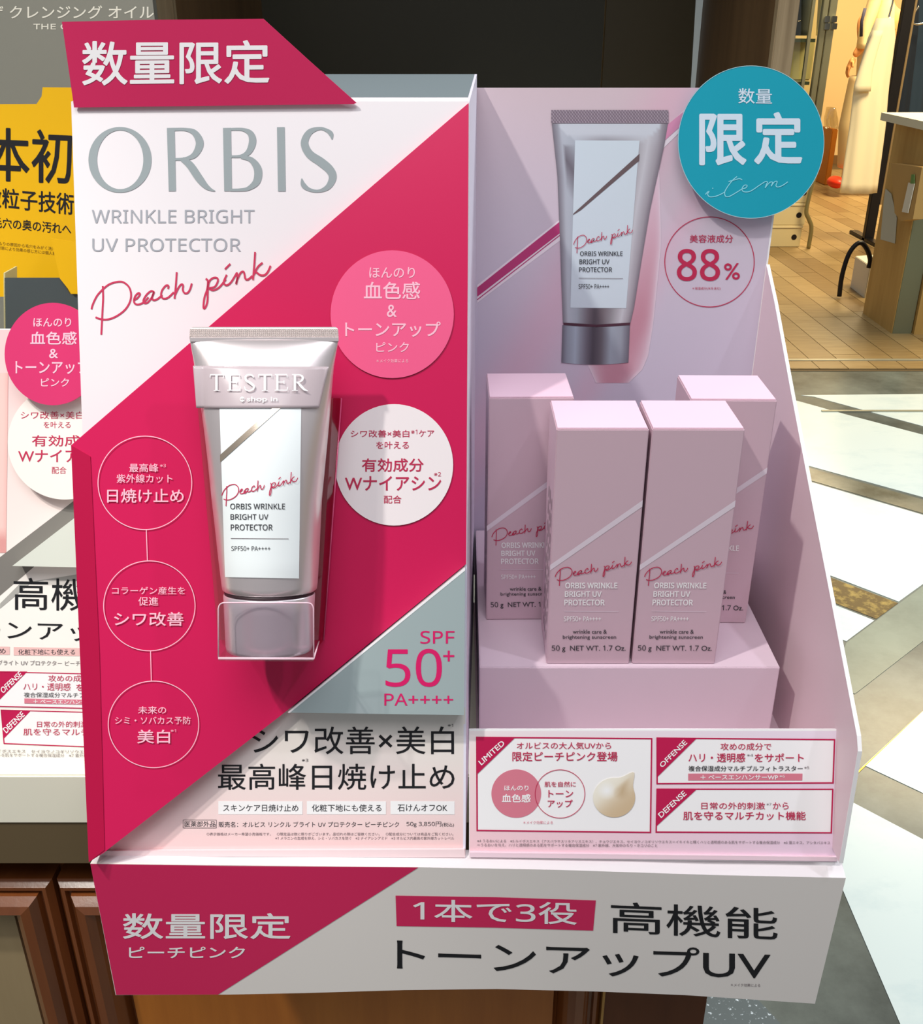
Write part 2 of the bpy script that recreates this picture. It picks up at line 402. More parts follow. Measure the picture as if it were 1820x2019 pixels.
# ================================================================== yellow display
YEL = mat('yellow_card', (238, 184, 16), .4)
YELP = mat('pale_yellow_card', (255, 226, 110), .4)
vy = Plane(R(.74, -.20), (0.10, -.99, .12)); vy2 = vy.off(.010)
yd = root('yellow_display', 'yellow counter display with bold black kanji beside the white panel, left', 'display stand', (vy(80, 550).x, .78, CT))
T = lambda pl, s=-.0016: pl.n*s
def card(name, px, pl, m, parent, t=.0016, label=None):
    return prism(name, [pl(*p) for p in px], pl.n*-t, m, parent, label)
yb = card('back_card', [(-200, 206), (72, 205), (82, 190), (84, 172), (300, 174), (300, 585), (-200, 585)], vy, YEL, yd)
hy = vy.off(.0002)
text('日本初', (-98, 252, 141, 359), hy, BLACKT, yb, bold=2.4, dy=6, q=[(-100, 248), (141, 259), (141, 362), (-100, 352)])
text('微粒子技術', (0, 0, 0, 0), hy, BLACKT, yb, bold=1.0, q=[(-32, 368), (145, 382), (145, 424), (-32, 406)])
text('毛穴の奥の汚れへ', (0, 0, 0, 0), hy, BLACKT, yb, bold=.5, q=[(-14, 428), (140, 441), (140, 463), (-14, 448)])
text('※角栓の汚れをくもりの原因から毛穴をみがく洗浄成分による', (0, 0, 0, 0), hy, mat('olive_print', (130, 100, 20), .5), yb, q=[(-60, 470), (146, 491), (146, 498), (-60, 477)])
text('※落とし方と肌の状態により効果の感じ方には個人差があります', (0, 0, 0, 0), hy, MATS['olive_print'], yb, q=[(-60, 479), (146, 500), (146, 507), (-60, 486)])
SLATE = mat('slate_card', (74, 82, 84), .45)
vs_ = vy.off(.045)
card('tray_front', [(9, 548), (120, 548), (138, 580), (300, 582), (300, 760), (9, 760)], vs_, SLATE, yd, .002)
prism('tray_edge', [vs_(7, 538), vs_(10, 538), vs_(12, 760), vs_(9, 760)], (0, .02, 0), mat('cream_card_edge', (206, 200, 150), .5), yd)
card('tongue', [(100, 470), (170, 480), (170, 580), (141, 578), (118, 549)], vs_.off(.002), YEL, yd, .0015)
bxlo = vy(-200, 585)
box('base_box', (bxlo.x, .76, CT), (vy(300, 500).x, .84, 1.11), mat('black_card', (18, 16, 16), .6), yd)

# ================================================================== the neighbouring pink display (left)
tl = math.radians(20.5)
NP = Vector((0, -math.cos(tl), math.sin(tl)))
PL = Plane(R(.512, -.4206), NP)
nd = root('small_display', 'pale pink counter display left of the large one, half hidden, with two round stickers', 'display stand', (PL(0, 1400).x, .55, CT))
def colL(s, t):
    base = ramp([(0, (236, 206, 206)), (.25, (248, 224, 220)), (.5, (250, 236, 230)), (.62, (252, 248, 240)), (1, (252, 250, 242))], t)
    return base
pn = prism('front_panel', [PL(*p) for p in ((-420, 648), (330, 648), (330, 1494), (-420, 1494))], NP*-.002, EDGE, nd)
hL = PL.off(.0001)
grid('printed_background', 20, 30, lambda s, t: (-420+750*s, 650+(1492-650)*t), colL, PRINT, pn, hL)
hL2 = PL.off(.00035)
grid('printed_bottle', 10, 14, lambda s, t: (-60+(76-4*t)*s, 735+(355)*t), lambda s, t: ramp([(0, (232, 180, 176)), (.6, (236, 176, 172)), (.85, (250, 214, 206)), (1, (240, 190, 184))], s) if t < .9 else (226, 160, 156), PRINT, pn, hL2)
flat('printed_ribbon', [(-120, 1190), (145, 988), (170, 970), (170, 1030), (-30, 1200), (-120, 1260)], PL.off(.0002), mat('dim_grey_print', (128, 124, 118), .5), pn)
flat('printed_ribbon', [(0, 1190), (40, 1150), (300, 1110), (300, 1152), (90, 1143), (60, 1150), (0, 1200)], PL.off(.00028), mat('soft_grey_print', (176, 174, 168), .5), pn)
prism('raised_triangle', [PL.off(.012)(*p) for p in ((24, 1116), (160, 1012), (330, 880), (330, 1122))], NP*-.011, mat('pale_silver_card', (222, 226, 214), .4), nd)
text('高機能', (27, 1139, 250, 1202), hL2, BLACKT, pn, bold=.6, dy=4)
text('トーンアップUV', (-96, 1221, 330, 1258), hL2, BLACKT, pn, bold=.5, dy=10)
for (a, b, y) in ((-150, 19, 1273), (27, 190, 1276)):
    flat('tag_print', [(a, y), (b, y+2), (b, y+18), (a, y+16)], hL2, mat('tag_pink', (242, 196, 192), .5), pn)
hL3 = PL.off(.0005)
text('スキンケア日焼け止め', (-144, 1278, 11, 1289), hL3, DARKT, pn)
text('化粧下地にも使える', (36, 1280, 148, 1291), hL3, DARKT, pn)
text('リンクル ブライト UV プロテクター ピーチピンク', (-50, 1301, 190, 1311), hL3, MIDT, pn, dy=2)
def frame_box(hit, hit2, hit3, c, m, parent, wd=2.4):
    (ax, ay), (bx, by), (cx, cy), (dx, dy) = c
    flat('white_field', c, hit, WT, parent)
    vs, fs = [], []
    mx, my = (ax+bx+cx+dx)/4, (ay+by+cy+dy)/4
    for (x, y) in c: vs.append(hit2(x, y)); vs.append(hit2(x+(wd if x < mx else -wd), y+(wd if y < my else -wd)))
    for i in range(4): j = (i+1) % 4; fs.append((2*i, 2*i+1, 2*j+1, 2*j))
    mesh('frame_line', vs, fs, m, parent)
frame_box(hL2, hL3, None, [(-120, 1321), (230, 1329), (230, 1399), (-118, 1391)], MAGD, pn, 2)
frame_box(hL2, hL3, None, [(1, 1399), (232, 1405), (234, 1476), (7, 1467)], MAGD, pn, 2)
flat('corner_print', [(-118, 1322), (54, 1324), (0, 1379), (-60, 1430), (-118, 1390)][:4], hL3, MAGD, pn)
flat('corner_print', [(2, 1400), (60, 1402), (7, 1457)], hL3, MAGD, pn)
hL4 = PL.off(.0007)
text('OFFENSE', None, hL4, WT, pn, .5, q=[(0, 1358), (38, 1323), (44, 1332), (6, 1368)])
text('DEFENSE', None, hL4, WT, pn, .5, q=[(5, 1437), (42, 1402), (49, 1411), (13, 1446)])
text('攻めの成分で', (95, 1331, 192, 1344), hL4, PEACHT, pn)
text('ハリ・透明感', (46, 1346, 139, 1361), hL4, PEACHT, pn, dy=1)
text('をサポート', (150, 1348, 240, 1362), hL4, PEACHT, pn, dy=1)
text('複合保湿成分マルチプルフィトラスター', (47, 1365, 262, 1375), hL4, DARKT, pn, dy=1)
flat('bar_print', [(48, 1377), (260, 1382), (260, 1391), (48, 1387)], hL4, ROSE, pn)
text('＋ ベースエンハンサーWP', (66, 1379, 200, 1387), PL.off(.0009), WT, pn, .3, dy=2)
text('日常の外的刺激から', (73, 1422, 200, 1434), hL4, PEACHT, pn)
text('肌を守るマルチカット機能', (46, 1436, 270, 1450), hL4, PEACHT, pn, dy=1)
text('※4 うるおいによる　※5 ルイボスエキス　セイヨウノコギリソウエキス　アシタバエキス', (-120, 1476, 260, 1483), hL4, MIDT, pn, dy=4)
text('※6 藻エキス、ハリと透明感のある肌をサポートする複合保湿成分　※7 紫外線、大気中のちり', (-120, 1484, 230, 1491), hL4, MIDT, pn, dy=3)
box('body', (PL(-410, 1490).x, .545, CT), (-.215, .62, CT+.05), WHITE, nd)
prism('back_support', [PL.off(-.003)(-200, 700), PL.off(-.003)(0, 700), Vector((PL(0, 1490).x, .70, CT)), Vector((PL(-200, 1490).x, .70, CT))], (0, .002, 0), WHITE, nd)
PS1 = PL.off(.016)
c2_ = disc('round_sticker', 128, 872, 113, 113, PL.off(.008), mat('cream_sticker', (250, 244, 236), .35), nd, NP*-.0015, label='cream round sticker, lower one')
hc = PL.off(.0082)
text('シワ改善×美白ケア', (41, 811, 205, 826), hc, PEACHT, c2_)
text('を叶える', (86, 831, 139, 844), hc, PEACHT, c2_)
text('有効成分', (63, 858, 190, 880), hc, PEACHT, c2_, .4)
text('Wナイアシン', (36, 887, 212, 911), hc, PEACHT, c2_, .4)
text('配合', (102, 920, 131, 934), hc, PEACHT, c2_)
c1_ = disc('round_sticker', 104, 698, 95, 101, PS1, mat('deep_pink_sticker', (216, 58, 112), .18), nd, NP*-.0015, label='glossy deep pink round sticker overlapping the cream one')
hc = PS1.off(.0002)
text('ほんのり', (66, 627, 140, 644), hc, PT, c1_, .5)
text('血色感', (60, 654, 151, 679), hc, PT, c1_, .8)
text('&', (97, 688, 114, 706), hc, PT, c1_, .5)
text('トーンアップ', (31, 711, 176, 737), hc, PT, c1_, .8)
text('ピンク', (81, 746, 136, 762), hc, PT, c1_, .4)

def clip_right(o, xmax):
    L = off_of(o); bm = bmesh.new(); bm.from_mesh(o.data)
    bmesh.ops.bisect_plane(bm, geom=bm.verts[:]+bm.edges[:]+bm.faces[:], plane_co=(xmax-L.x, 0, 0), plane_no=(1, 0, 0), clear_outer=True)
    bmesh.ops.holes_fill(bm, edges=[e for e in bm.edges if e.is_boundary and all(abs(v.co.x-(xmax-L.x)) < 1e-5 for v in e.verts)], sides=0) if len(bm.faces) < 200 else None
    bm.to_mesh(o.data); bm.free()
for o in list(nd.children_recursive):
    if o.type == 'MESH':
        clip_right(o, -.2125)
        if not o.data.vertices: bpy.data.objects.remove(o)
# ================================================================== the large display
tilt = math.atan2(.577-.432, .426-.0394)
NP1 = Vector((0, -math.cos(tilt), math.sin(tilt)))
P1 = Plane(R(.432, -.426), NP1)
XL = -.2065
disp = root('product_display', 'large magenta and white cardboard counter display with a sloping left panel and pink tray', 'display stand', (0, .5, CT))
SG = vert(.423)
VB = vert(.70)
XR = .2090
# --- left unit body
pTR = P1(927, 200); pBR = P1(918, 1690)
XF = pTR.x
BX = .0098; BY = .70
ztop = pTR.z
fl_top = P1(140, 208)
left_poly = [Vector((XL, pBR.y, pBR.z)), Vector((pBR.x, pBR.y, pBR.z)), Vector((XF-.0005, pTR.y, ztop)), Vector((XL, pTR.y, ztop))]
fp = prism('front_panel', left_poly, NP1*-.0015, WHITE, disp)
zback = H - BY*math.tan(math.radians(2.45))
prism('side_panel', [(XF-.0003, pTR.y+.001, ztop), (pBR.x, pBR.y+.001, CT), (BX, BY, CT), (BX, BY, zback)], (-.0014, 0, 0), mat('lavender_white_card', (236, 232, 246), .45), disp)
prism('side_panel', [(XL, pTR.y+.002, ztop), (XL, pBR.y+.002, CT), (XL, BY, CT), (XL, BY, zback)], (.0014, 0, 0), WHITE, disp)
prism('top_panel', [(XL+.002, pTR.y+.012, ztop+.001), (XF-.001, pTR.y+.012, ztop+.0005), (BX-.001, BY, zback), (XL+.002, BY, zback)], (0, 0, -.0014), mat('grey_silver_card', (138, 150, 154), .45, .2), disp)
# rolled white top lip
vs, fs = [], []
for i in range(7):
    a = i/6*PI*.52
    yy = pTR.y+.0005+.011*math.sin(a)*1.05; zz = ztop-.004+.0052*math.sin(a*.98+.2)
    vs += [(XL, yy, zz), (XF-.0008, yy, zz)]
    if i: k = 2*i; fs.append((k-2, k-1, k+1, k))
mesh('rolled_lip', vs, fs, WHITE, disp, True)
box('back_board', (XL+.002, BY+.0005, CT), (BX, BY+.002, zback-.001), WHITE, disp)
h1 = P1.off(.0001)
# printed tint of the white field and of the lower field
grid('printed_tint', 16, 20, lambda s, t: (-10+960*s, 200+1500*t), lambda s, t: (250, 244, 244), PRINT, fp, h1) if False else None
def low_col(s, t):
    return ramp([(0, (236, 232, 224)), (.35, (240, 230, 224)), (.7, (248, 222, 220)), (1, (250, 208, 208))], t)
def lowq(s, t):
    y = 1395+(1692-1395)*t
    xl_ = interp([(1395, 560), (1682, 195), (1692, 190)], y)
    return (xl_+(917.5-xl_)*s, y)
low = grid('lower_field', 10, 20, lowq, low_col, PRINT, disp, P1.off(.0006), label='pale pink printed field below the magenta panel')
prism('fold_strip', [P1.off(.003)(*p) for p in ((200, 1678), (916, 1675), (917, 1691), (190, 1688))], NP1*-.0022, BLUSH, disp)
# letters of the big wordmark
S_ = lambda pts: [(x/2.884, y/2.884, w_/2.884) for x, y, w_ in pts]
OW = root  # alias unused
hp1 = P1.off(.00025)
ring('letter_O', 236.6, 315, 62.2, 64.7, 0, hp1, GREYT, fp, inner=(237, 314.8, 45.6, 58))
strokes('letter_R', [S_([(971, 727, 44), (980, 1087, 41)]), S_([(985, 736, 18), (1055, 736, 18), (1108, 756, 34), (1136, 815, 45), (1108, 878, 34), (1055, 902, 18), (985, 906, 14)]), S_([(1035, 904, 26), (1080, 938, 42), (1130, 1010, 44), (1168, 1056, 32), (1200, 1078, 16), (1224, 1086, 4)])], hp1, GREYT, fp)
strokes('letter_B', [S_([(1291, 727, 46), (1297, 1087, 44)]), S_([(1310, 735, 15), (1380, 736, 18), (1425, 760, 34), (1436, 808, 42), (1413, 864, 32), (1370, 887, 17), (1310, 890, 13)]), S_([(1370, 893, 17), (1428, 908, 30), (1466, 962, 45), (1460, 1030, 42), (1415, 1070, 24), (1370, 1079, 17), (1310, 1080, 15)])], hp1, GREYT, fp)
strokes('letter_I', [S_([(1597, 723, 44), (1603, 1088, 44)])], hp1, GREYT, fp)
q_ = 1297.8
strokes('letter_S', [S_([(x+q_, y, w_) for x, y, w_ in [(591, 792, 6), (585, 762, 26), (562, 742, 20), (520, 730, 17), (462, 752, 34), (434, 812, 43), (462, 875, 46), (528, 922, 50), (578, 966, 48), (594, 1010, 44), (568, 1062, 32), (515, 1086, 17), (462, 1078, 20), (428, 1052, 28), (418, 1015, 6)]])], hp1, GREYT, fp)
text(ms('WRINKLE BRIGHT'), (181, 413.5, 502, 440), hp1, GREYT2, fp, .15)
text(ms('UV PROTECTOR'), (182, 470, 475, 496), hp1, GREYT2, fp, .15)
PEACH = [[(152, 392), (155, 500), (150, 600), (145, 700), (138, 838)],
 [(48, 605), (60, 560), (100, 480), (160, 415), (220, 372), (300, 352), (350, 362), (395, 405), (412, 470), (400, 540), (360, 605), (300, 655), (235, 688), (175, 700), (120, 692), (85, 678)],
 [(438, 522), (470, 502), (494, 468), (480, 456), (452, 482), (438, 525), (450, 555), (485, 560), (530, 540), (572, 495)],
 [(622, 446), (596, 438), (556, 470), (526, 520), (534, 548), (565, 542), (604, 494), (624, 446), (606, 492), (614, 520), (650, 514), (700, 474)],
 [(752, 418), (756, 390), (732, 388), (698, 430), (688, 478), (708, 506), (752, 498), (806, 448)],
 [(832, 265), (825, 370), (812, 508)], [(813, 480), (845, 412), (872, 378), (890, 384), (888, 428), (904, 456), (932, 454), (955, 420), (970, 368)],
 [(1098, 325), (1118, 345), (1112, 420), (1086, 500), (1078, 590), (1096, 586), (1114, 530), (1118, 430), (1130, 352), (1166, 318), (1203, 318), (1210, 348), (1182, 398), (1134, 412), (1166, 430), (1222, 404), (1284, 330)],
 [(1292, 288), (1264, 356), (1288, 384), (1330, 358), (1386, 268)], [(1275, 238), (1325, 188)],
 [(1386, 268), (1390, 312), (1378, 375), (1386, 338), (1418, 272), (1446, 260), (1456, 290), (1464, 326), (1490, 330), (1528, 298)],
 [(1553, 80), (1545, 200), (1533, 335)], [(1538, 292), (1578, 216), (1622, 178)], [(1556, 258), (1600, 290), (1640, 290), (1670, 260), (1695, 205)]]
def peach(bb, wd, hit, m, parent, dy=0, n=5):
    """script wordmark: bb = ink box in photo pixels"""
    sx = (bb[2]-bb[0])/1657.; sy = (bb[3]-bb[1])/760.
    L_ = [[(bb[0]+(x-40)*sx, bb[1]+(y-79)*sy+dy*(x-40)/1657., wd) for x, y in s] for s in PEACH]
    return strokes('script_lettering', L_, hit, m, parent, n)
peach((178.6, 496.5, 533.8, 660), 3.6, hp1, PEACHT, fp)
# --- magenta slab, hinged on the right edge
Wd = (pTR.x-XL)
class Hinge(Plane): pass
aR = P1(922, 900); aL = P1(150, 900)+NP1*.016
vdir = (P1(922, 300)-P1(922, 1500)).normalized(); vdir.x = 0; vdir.normalize()
nm = (aR-aL).cross(vdir).normalized()
if nm.dot(CAM-aR) < 0: nm = -nm
PM = Plane(aR + nm*.0012, nm)
mg_px = [(924, 203), (140, 878), (156, 1290), (175, 1700), (205, 1681), (570, 1398), (919, 1112), (922, 700)]
mg = prism('magenta_panel', [PM(*p) for p in mg_px], nm*-.0022, MAG, disp)
def skirt(name, a, b, m):
    pa, pb = PM(*a), PM(*b)
    def foot(p): return p - NP1*((p-P1.p).dot(NP1)-.0008)
    return prism(name, [pa-nm*.0024, pb-nm*.0024, foot(pb), foot(pa)], Vector((0, .0006, -.0006)), m, disp)
skirt('upper_bevel', (920, 208), (141, 879), MAG)
skirt('lower_bevel', (206, 1680), (916, 1116), MAG)
skirt('side_bevel', (141, 879), (175, 1698), MAG)
# narrow folded strip down the left edge, the bend's shade painted as darker magenta
flap = prism('edge_fold', [PM.off(.0005)(*p) for p in ((140, 878), (178, 900), (196, 1290), (206, 1676), (175, 1700), (156, 1290))], nm*-.0004, mat('magenta_fold_shade', (186, 14, 68), .34), disp)
hm = PM.off(.0008)
for (cx, cy, rx, ry) in ((285.7, 952, 93.3, 93), (294.5, 1194.5, 91, 89.5), (302.7, 1428.2, 90.1, 86.2)):
    ring('printed_ring', cx, cy, rx, ry, 1.7, hm, PT, mg)
strokes('printed_line', [[(288.5, 1045, 1.6), (290.6, 1105, 1.6)]], hm, PT, mg); strokes('printed_line', [[(296.8, 1284, 1.6), (298.4, 1342, 1.6)]], hm, PT, mg)
for s, bb, bd in (('最高峰', (255, 914, 312, 931), .3), ('※3', (315.5, 915, 327, 921), 0), ('紫外線カット', (230, 935, 340, 952), .3), ('日焼け止め', (211.5, 964, 362, 991), .7),
                  ('コラーゲン産生を', (221, 1157, 365, 1172), .3), ('促進', (273, 1177, 312, 1194), .3), ('シワ改善', (225.4, 1207, 361.6, 1234), .7),
                  ('未来の', (272.4, 1392.6, 327.6, 1407.5), .3), ('シミ・ソバカス予防', (226.9, 1413, 375.7, 1428), .3), ('美白', (271, 1439, 335, 1465.6), .7), ('※1', (336.5, 1438, 347, 1443.5), 0)):
    text(s, bb, hm, PT, mg, bd)
s1 = disc('round_print', 773.3, 619.5, 121.5, 126, hm, STICK, mg)
hs = PM.off(.0010)
for s, bb, bd in (('ほんのり', (728.4, 527, 818, 548), .4), ('血色感', (718, 556, 828, 589.5), .9), ('&', (763, 601, 782, 625), .5), ('トーンアップ', (681, 634.5, 868.5, 664), .8), ('ピンク', (742, 675, 806, 694), .4), ('＊メイク効果による', (742, 708, 805, 715), 0)):
    text(s, bb, hs, PT, mg, bd)
disc('round_print', 777, 916.5, 116.5, 119.7, hm, mat('white_sticker', (250, 240, 240), .3), mg)
for s, bb, bd in (('シワ改善×美白', (691.7, 848, 807, 862), .2), ('ケア', (826, 848, 856, 861), .2), ('※1', (810.6, 847, 822.7, 856), 0), ('を叶える', (742, 870.5, 806, 885), .2), ('有効成分', (714, 904, 835, 930), .8), ('Wナイアシン', (680.6, 939, 869.5, 967), .9), ('※2', (855.7, 931, 869.5, 939), 0), ('配合', (757, 977, 791.5, 992.5), .2)):
    text(s, bb, hs, PEACHT, mg, bd)
# --- silver triangle
PS = P1.off(.017)
sv = prism('silver_triangle', [PS(*p) for p in ((917, 1124), (915, 1410), (570, 1405))], NP1*-.0165, SILV, disp)
prism('white_edge', [PS.off(.0002)(*p) for p in ((917, 1119), (917, 1125), (571, 1406), (567, 1405))], NP1*-.002, EDGE, disp)
hv = PS.off(.0002)
MGT = mat('hot_pink_print', (222, 24, 104), .5)
text(ms('SPF'), (829, 1244, 896, 1269), hv, MGT, sv, .4)
text(ms('50'), (760.5, 1279.6, 871, 1354), hv, MGT, sv, .7)
text('+', (874, 1283, 895.6, 1304), hv, MGT, sv, .3)
text(ms('PA++++'), (758, 1367.7, 893.4, 1391), hv, MGT, sv, .3)
# --- lower field lettering
hl = P1.off(.0008); hl2 = P1.off(.001)
text('シワ改善×美白', (497.4, 1432.5, 895, 1487), hl, BLACKT, low, .5)
text('最高峰日焼け止め', (430, 1506, 896, 1557), hl, BLACKT, low, .5)
text('※1', (882.7, 1427.5, 893.4, 1433), hl, DARKT, low); text('※3', (595, 1496, 608, 1502), hl, DARKT, low)
for a, b, s, ta, tb in ((430.5, 596.4, 'スキンケア日焼け止め', 440, 588), (605, 761, '化粧下地にも使える', 615, 752), (770, 896.4, '石けんオフOK', 784, 882)):
    flat('tag_print', [(a, 1579.5), (b, 1580), (b, 1606), (a, 1605.5)], hl, WT, low)
    text(s, (ta, 1586, tb, 1600), hl2, DARKT, low, .1)
ringpx = [(361, 1616.7), (426.6, 1616.7), (426.6, 1632.5), (361, 1632.5), (361, 1616.7)]
strokes('box_line', [[(a[0], a[1], .8), (b[0], b[1], .8)] for a, b in zip(ringpx, ringpx[1:])], hl, DARKT, low)
text('医薬部外品', (364, 1619, 424.6, 1630), hl, DARKT, low)
text('販売名：オルビス リンクル ブライト UV プロテクター ピーチピンク', (431, 1620, 787, 1631), hl, DARKT, low)
text('50g 3,850円', (801.5, 1620, 870, 1631), hl, DARKT, low); text('(税込)', (871.7, 1622, 895, 1631), hl, DARKT, low)
text('○表示価格はメーカー希望小売価格です。　○限定品は数に限りがございます。品切れの際はご容赦ください。　○配合成分については商品をご覧ください。', (407.5, 1641.4, 894, 1647.6), hl, MIDT, low)
text('※1 メラニンの生成を抑え、シミ・ソバカスを防ぐ　※2 ナイアシンアミド　※3 オルビス内最高の紫外線カットレベル', (542.7, 1649.7, 895.5, 1655.8), hl, MIDT, low)
# --- header tag
HT = Plane((0, pTR.y-.0035, ztop), (0, -1, .03))
tg = prism('header_tag', [HT(*p) for p in ((122, 43), (300, 39), (519, 37), (610, 120), (703, 203), (698, 205), (146, 212))], HT.n*-.0012, MAG if False else mat('header_magenta', (206, 40, 92), .45), disp)
text('数量限定', None, HT.off(.0002), WT, tg, 2.6, q=[(163, 82), (530, 80), (530, 163), (163, 168)])
# --- base ledge and sign
sg_top = [(178, 1703), (450, 1707), (825, 1710), (1100, 1715), (1400, 1725), (1668, 1731)]
sg_bot = [(1607, 1979), (1500, 1972), (1350, 1962), (1180, 1955), (980, 1950), (800, 1952), (600, 1958), (450, 1961), (228, 1962)]
sign = prism('front_sign', [SG(*p) for p in sg_top+sg_bot], (0, .0014, 0), mat('sign_card', (240, 234, 228), .45), disp)
hsg = SG.off(.0002); hsg2 = SG.off(.0004); hsg3 = SG.off(.001)
SMG = mat('sign_magenta_print', (218, 42, 96), .5)
flat('magenta_field', [(178, 1703.4), (450, 1707.4), (825, 1710.4), (430, 1961), (229, 1961.5)], hsg, SMG, sign)
text('数量限定', (243, 1801, 572, 1851), hsg2, WT, sign, 1.5, dy=0)
text('ピーチピンク', (254.6, 1867, 482.8, 1889), hsg2, WT, sign, .8, dy=0)
flat('bar_print', [(780, 1766), (975, 1769), (1175, 1775.4), (1169.6, 1835), (975, 1829), (782, 1826)], hsg, SMG, sign)
text('1本で3役', (815, 1773, 1137, 1816), hsg2, WT, sign, .9, dy=7)
text('高機能', (1205, 1778, 1533, 1839), hsg, DARKT if False else BLACKT, sign, .9, dy=14)
text('トーンアップUV', (783, 1851, 1518.7, 1912), hsg, BLACKT, sign, 1.0, dy=22)
text('＊メイク効果による', (1441, 1939, 1499, 1945), hsg, MIDT, sign, 0, dy=1)
lt = [SG(*p) for p in sg_top]
vs = [p for p in lt]; nb = len(vs)
back = [P1(x, y) for x, y in ((186, 1690), (450, 1692), (825, 1692), (1100, 1696), (1400, 1702), (1657, 1704))]
vs += [Vector((p.x, .436, q.z+.0025)) for p, q in zip(lt, back)]
fs = [(i, i+1, nb+i+1, nb+i) for i in range(nb-1)]
lg = fixn(mesh('ledge', vs, fs, WHITE, disp)); so = lg.modifiers.new('t', 'SOLIDIFY'); so.thickness = .001; so.offset = -1
# --- tray
TF = P1
tfc = [(925, 1438), (1660, 1438), (1651, 1701), (925, 1691)]
tf = prism('tray_front', [TF.off(.002)(*p) for p in tfc], NP1*-.0016, EDGE, disp)
htf = TF.off(.0021)
def tfcol(s, t):
    a = ramp([(0, (250, 236, 238)), (.2, (252, 230, 226)), (.5, (250, 222, 224)), (1, (252, 206, 214))], t)
    b = ramp([(0, (240, 226, 240)), (1, (240, 212, 232))], t)
    return lerp(a, b, s)
def q4(c): return lambda s, t: ((1-s)*(1-t)*c[0][0]+s*(1-t)*c[1][0]+s*t*c[2][0]+(1-s)*t*c[3][0], (1-s)*(1-t)*c[0][1]+s*(1-t)*c[1][1]+s*t*c[2][1]+(1-s)*t*c[3][1])
grid('printed_background', 16, 10, q4([(926, 1441), (1658, 1441), (1650, 1699), (926, 1689)]), tfcol, PRINT, tf, htf)
prism('front_fold', [TF.off(.004)(*p) for p in ((926, 1681), (1652, 1690), (1651, 1698), (926, 1690))], NP1*-.0022, PINKCARD, disp)
a1, a2, a3, a4 = TF.off(.0022), TF.off(.0024), TF.off(.0026), TF.off(.0028)
frame_box(a1, a2, None, [(938.7, 1452.4), (1286.4, 1455), (1284, 1642.7), (939.5, 1638.8)], MAGD, tf, 2.8)
frame_box(a1, a2, None, [(1294.3, 1453.8), (1647, 1457), (1644, 1545), (1294.3, 1546.5)], MAGD, tf, 2.8)
frame_box(a1, a2, None, [(1294.3, 1554.6), (1643.5, 1555), (1640.5, 1643.5), (1292.5, 1642)], MAGD, tf, 2.8)
for c in ([(938.7, 1452.4), (1016, 1454), (939.8, 1527.4)], [(1294.3, 1453.8), (1373.5, 1456), (1296.6, 1531.5)], [(1294.3, 1554.6), (1373, 1557), (1295, 1628.5)]):
    flat('corner_print', c, a3, MAGD, tf)
text('LIMITED', None, a4, WT, tf, .5, q=[(943, 1501), (989, 1459.5), (996, 1467), (949.5, 1509)])
text('OFFENSE', None, a4, WT, tf, .5, q=[(1299.5, 1507), (1348, 1458.5), (1355.5, 1465.5), (1306, 1514)])
text('DEFENSE', None, a4, WT, tf, .5, q=[(1297, 1605), (1347, 1558.5), (1354, 1566.5), (1304, 1613)])
for s, bb, bd, m_, dy in (('オルビスの大人気UVから', (1019, 1463.4, 1205, 1477), .2, PEACHT, 0), ('限定ピーチピンク登場', (1010.5, 1482.3, 1217.4, 1500.8), .4, PEACHT, 0),
        ('肌を自然に', (1073.8, 1541, 1135.4, 1551.5), .2, PEACHT, 0), ('トーン', (1081.5, 1558, 1130, 1572), .4, PEACHT, 0), ('アップ', (1080, 1577, 1129, 1592), .4, PEACHT, 0),
        ('＊メイク効果による', (1031.6, 1618.4, 1090, 1625), 0, ROSE, 0),
        ('攻めの成分で', (1420.8, 1465, 1521, 1479), .2, PEACHT, 0), ('ハリ・透明感', (1357.8, 1485, 1469.2, 1502.7), .4, PEACHT, 0), ('※4', (1473, 1486.5, 1485, 1491.5), 0, MIDT, 0), ('をサポート', (1488.4, 1485.5, 1584.6, 1502), .4, PEACHT, 0),
        ('複合保湿成分マルチプルフィトラスター', (1357.8, 1510, 1582.8, 1520.7), .2, BLACKT, 0), ('※5', (1586, 1511, 1595.5, 1516), 0, MIDT, 0),
        ('日常の外的刺激', (1383, 1582, 1508.5, 1595.7), .2, PEACHT, 0), ('※7', (1511.5, 1583.5, 1521, 1588), 0, MIDT, 0), ('から', (1524, 1582, 1555, 1595.5), .2, PEACHT, 0), ('肌を守るマルチカット機能', (1347.4, 1600, 1588.6, 1617), .4, PEACHT, 0),
        ('※4 うるおいによる　※5 ルイボスエキス（アスパラサスリネアリスエキス）、チョウジエキス、セイヨウノコギリソウエキス＝イキイキと輝くハリと透明感のある肌をサポートする複合保湿成分　※6 藻エキス、アシタバエキス', (940.9, 1654.6, 1637, 1660.8), 0, MIDT, 4),
        ('＝うるおいを与え、ハリと透明感のある肌をサポートする複合保湿成分　※7 紫外線、大気中のちり・ホコリのこと', (941, 1662.5, 1296, 1669), 0, MIDT, 1.5)):
    text(s, bb, a3, m_, tf, bd, dy)
flat('bar_print', [(1357, 1525.3), (1582.4, 1525.3), (1582, 1539), (1357, 1539)], a2, ROSE, tf)
text('＋ ベースエンハンサーWP', (1381.5, 1528, 1534, 1537.3), a3, WT, tf, .4); text('※6', (1537, 1528, 1547.5, 1533), a3, WT, tf)
disc('round_print', 1018, 1564.7, 49, 47.7, a2, ROSE, tf)
ring('printed_ring', 1104.3, 1565.3, 49.7, 48.2, 1.3, a3, PEACHT, tf)
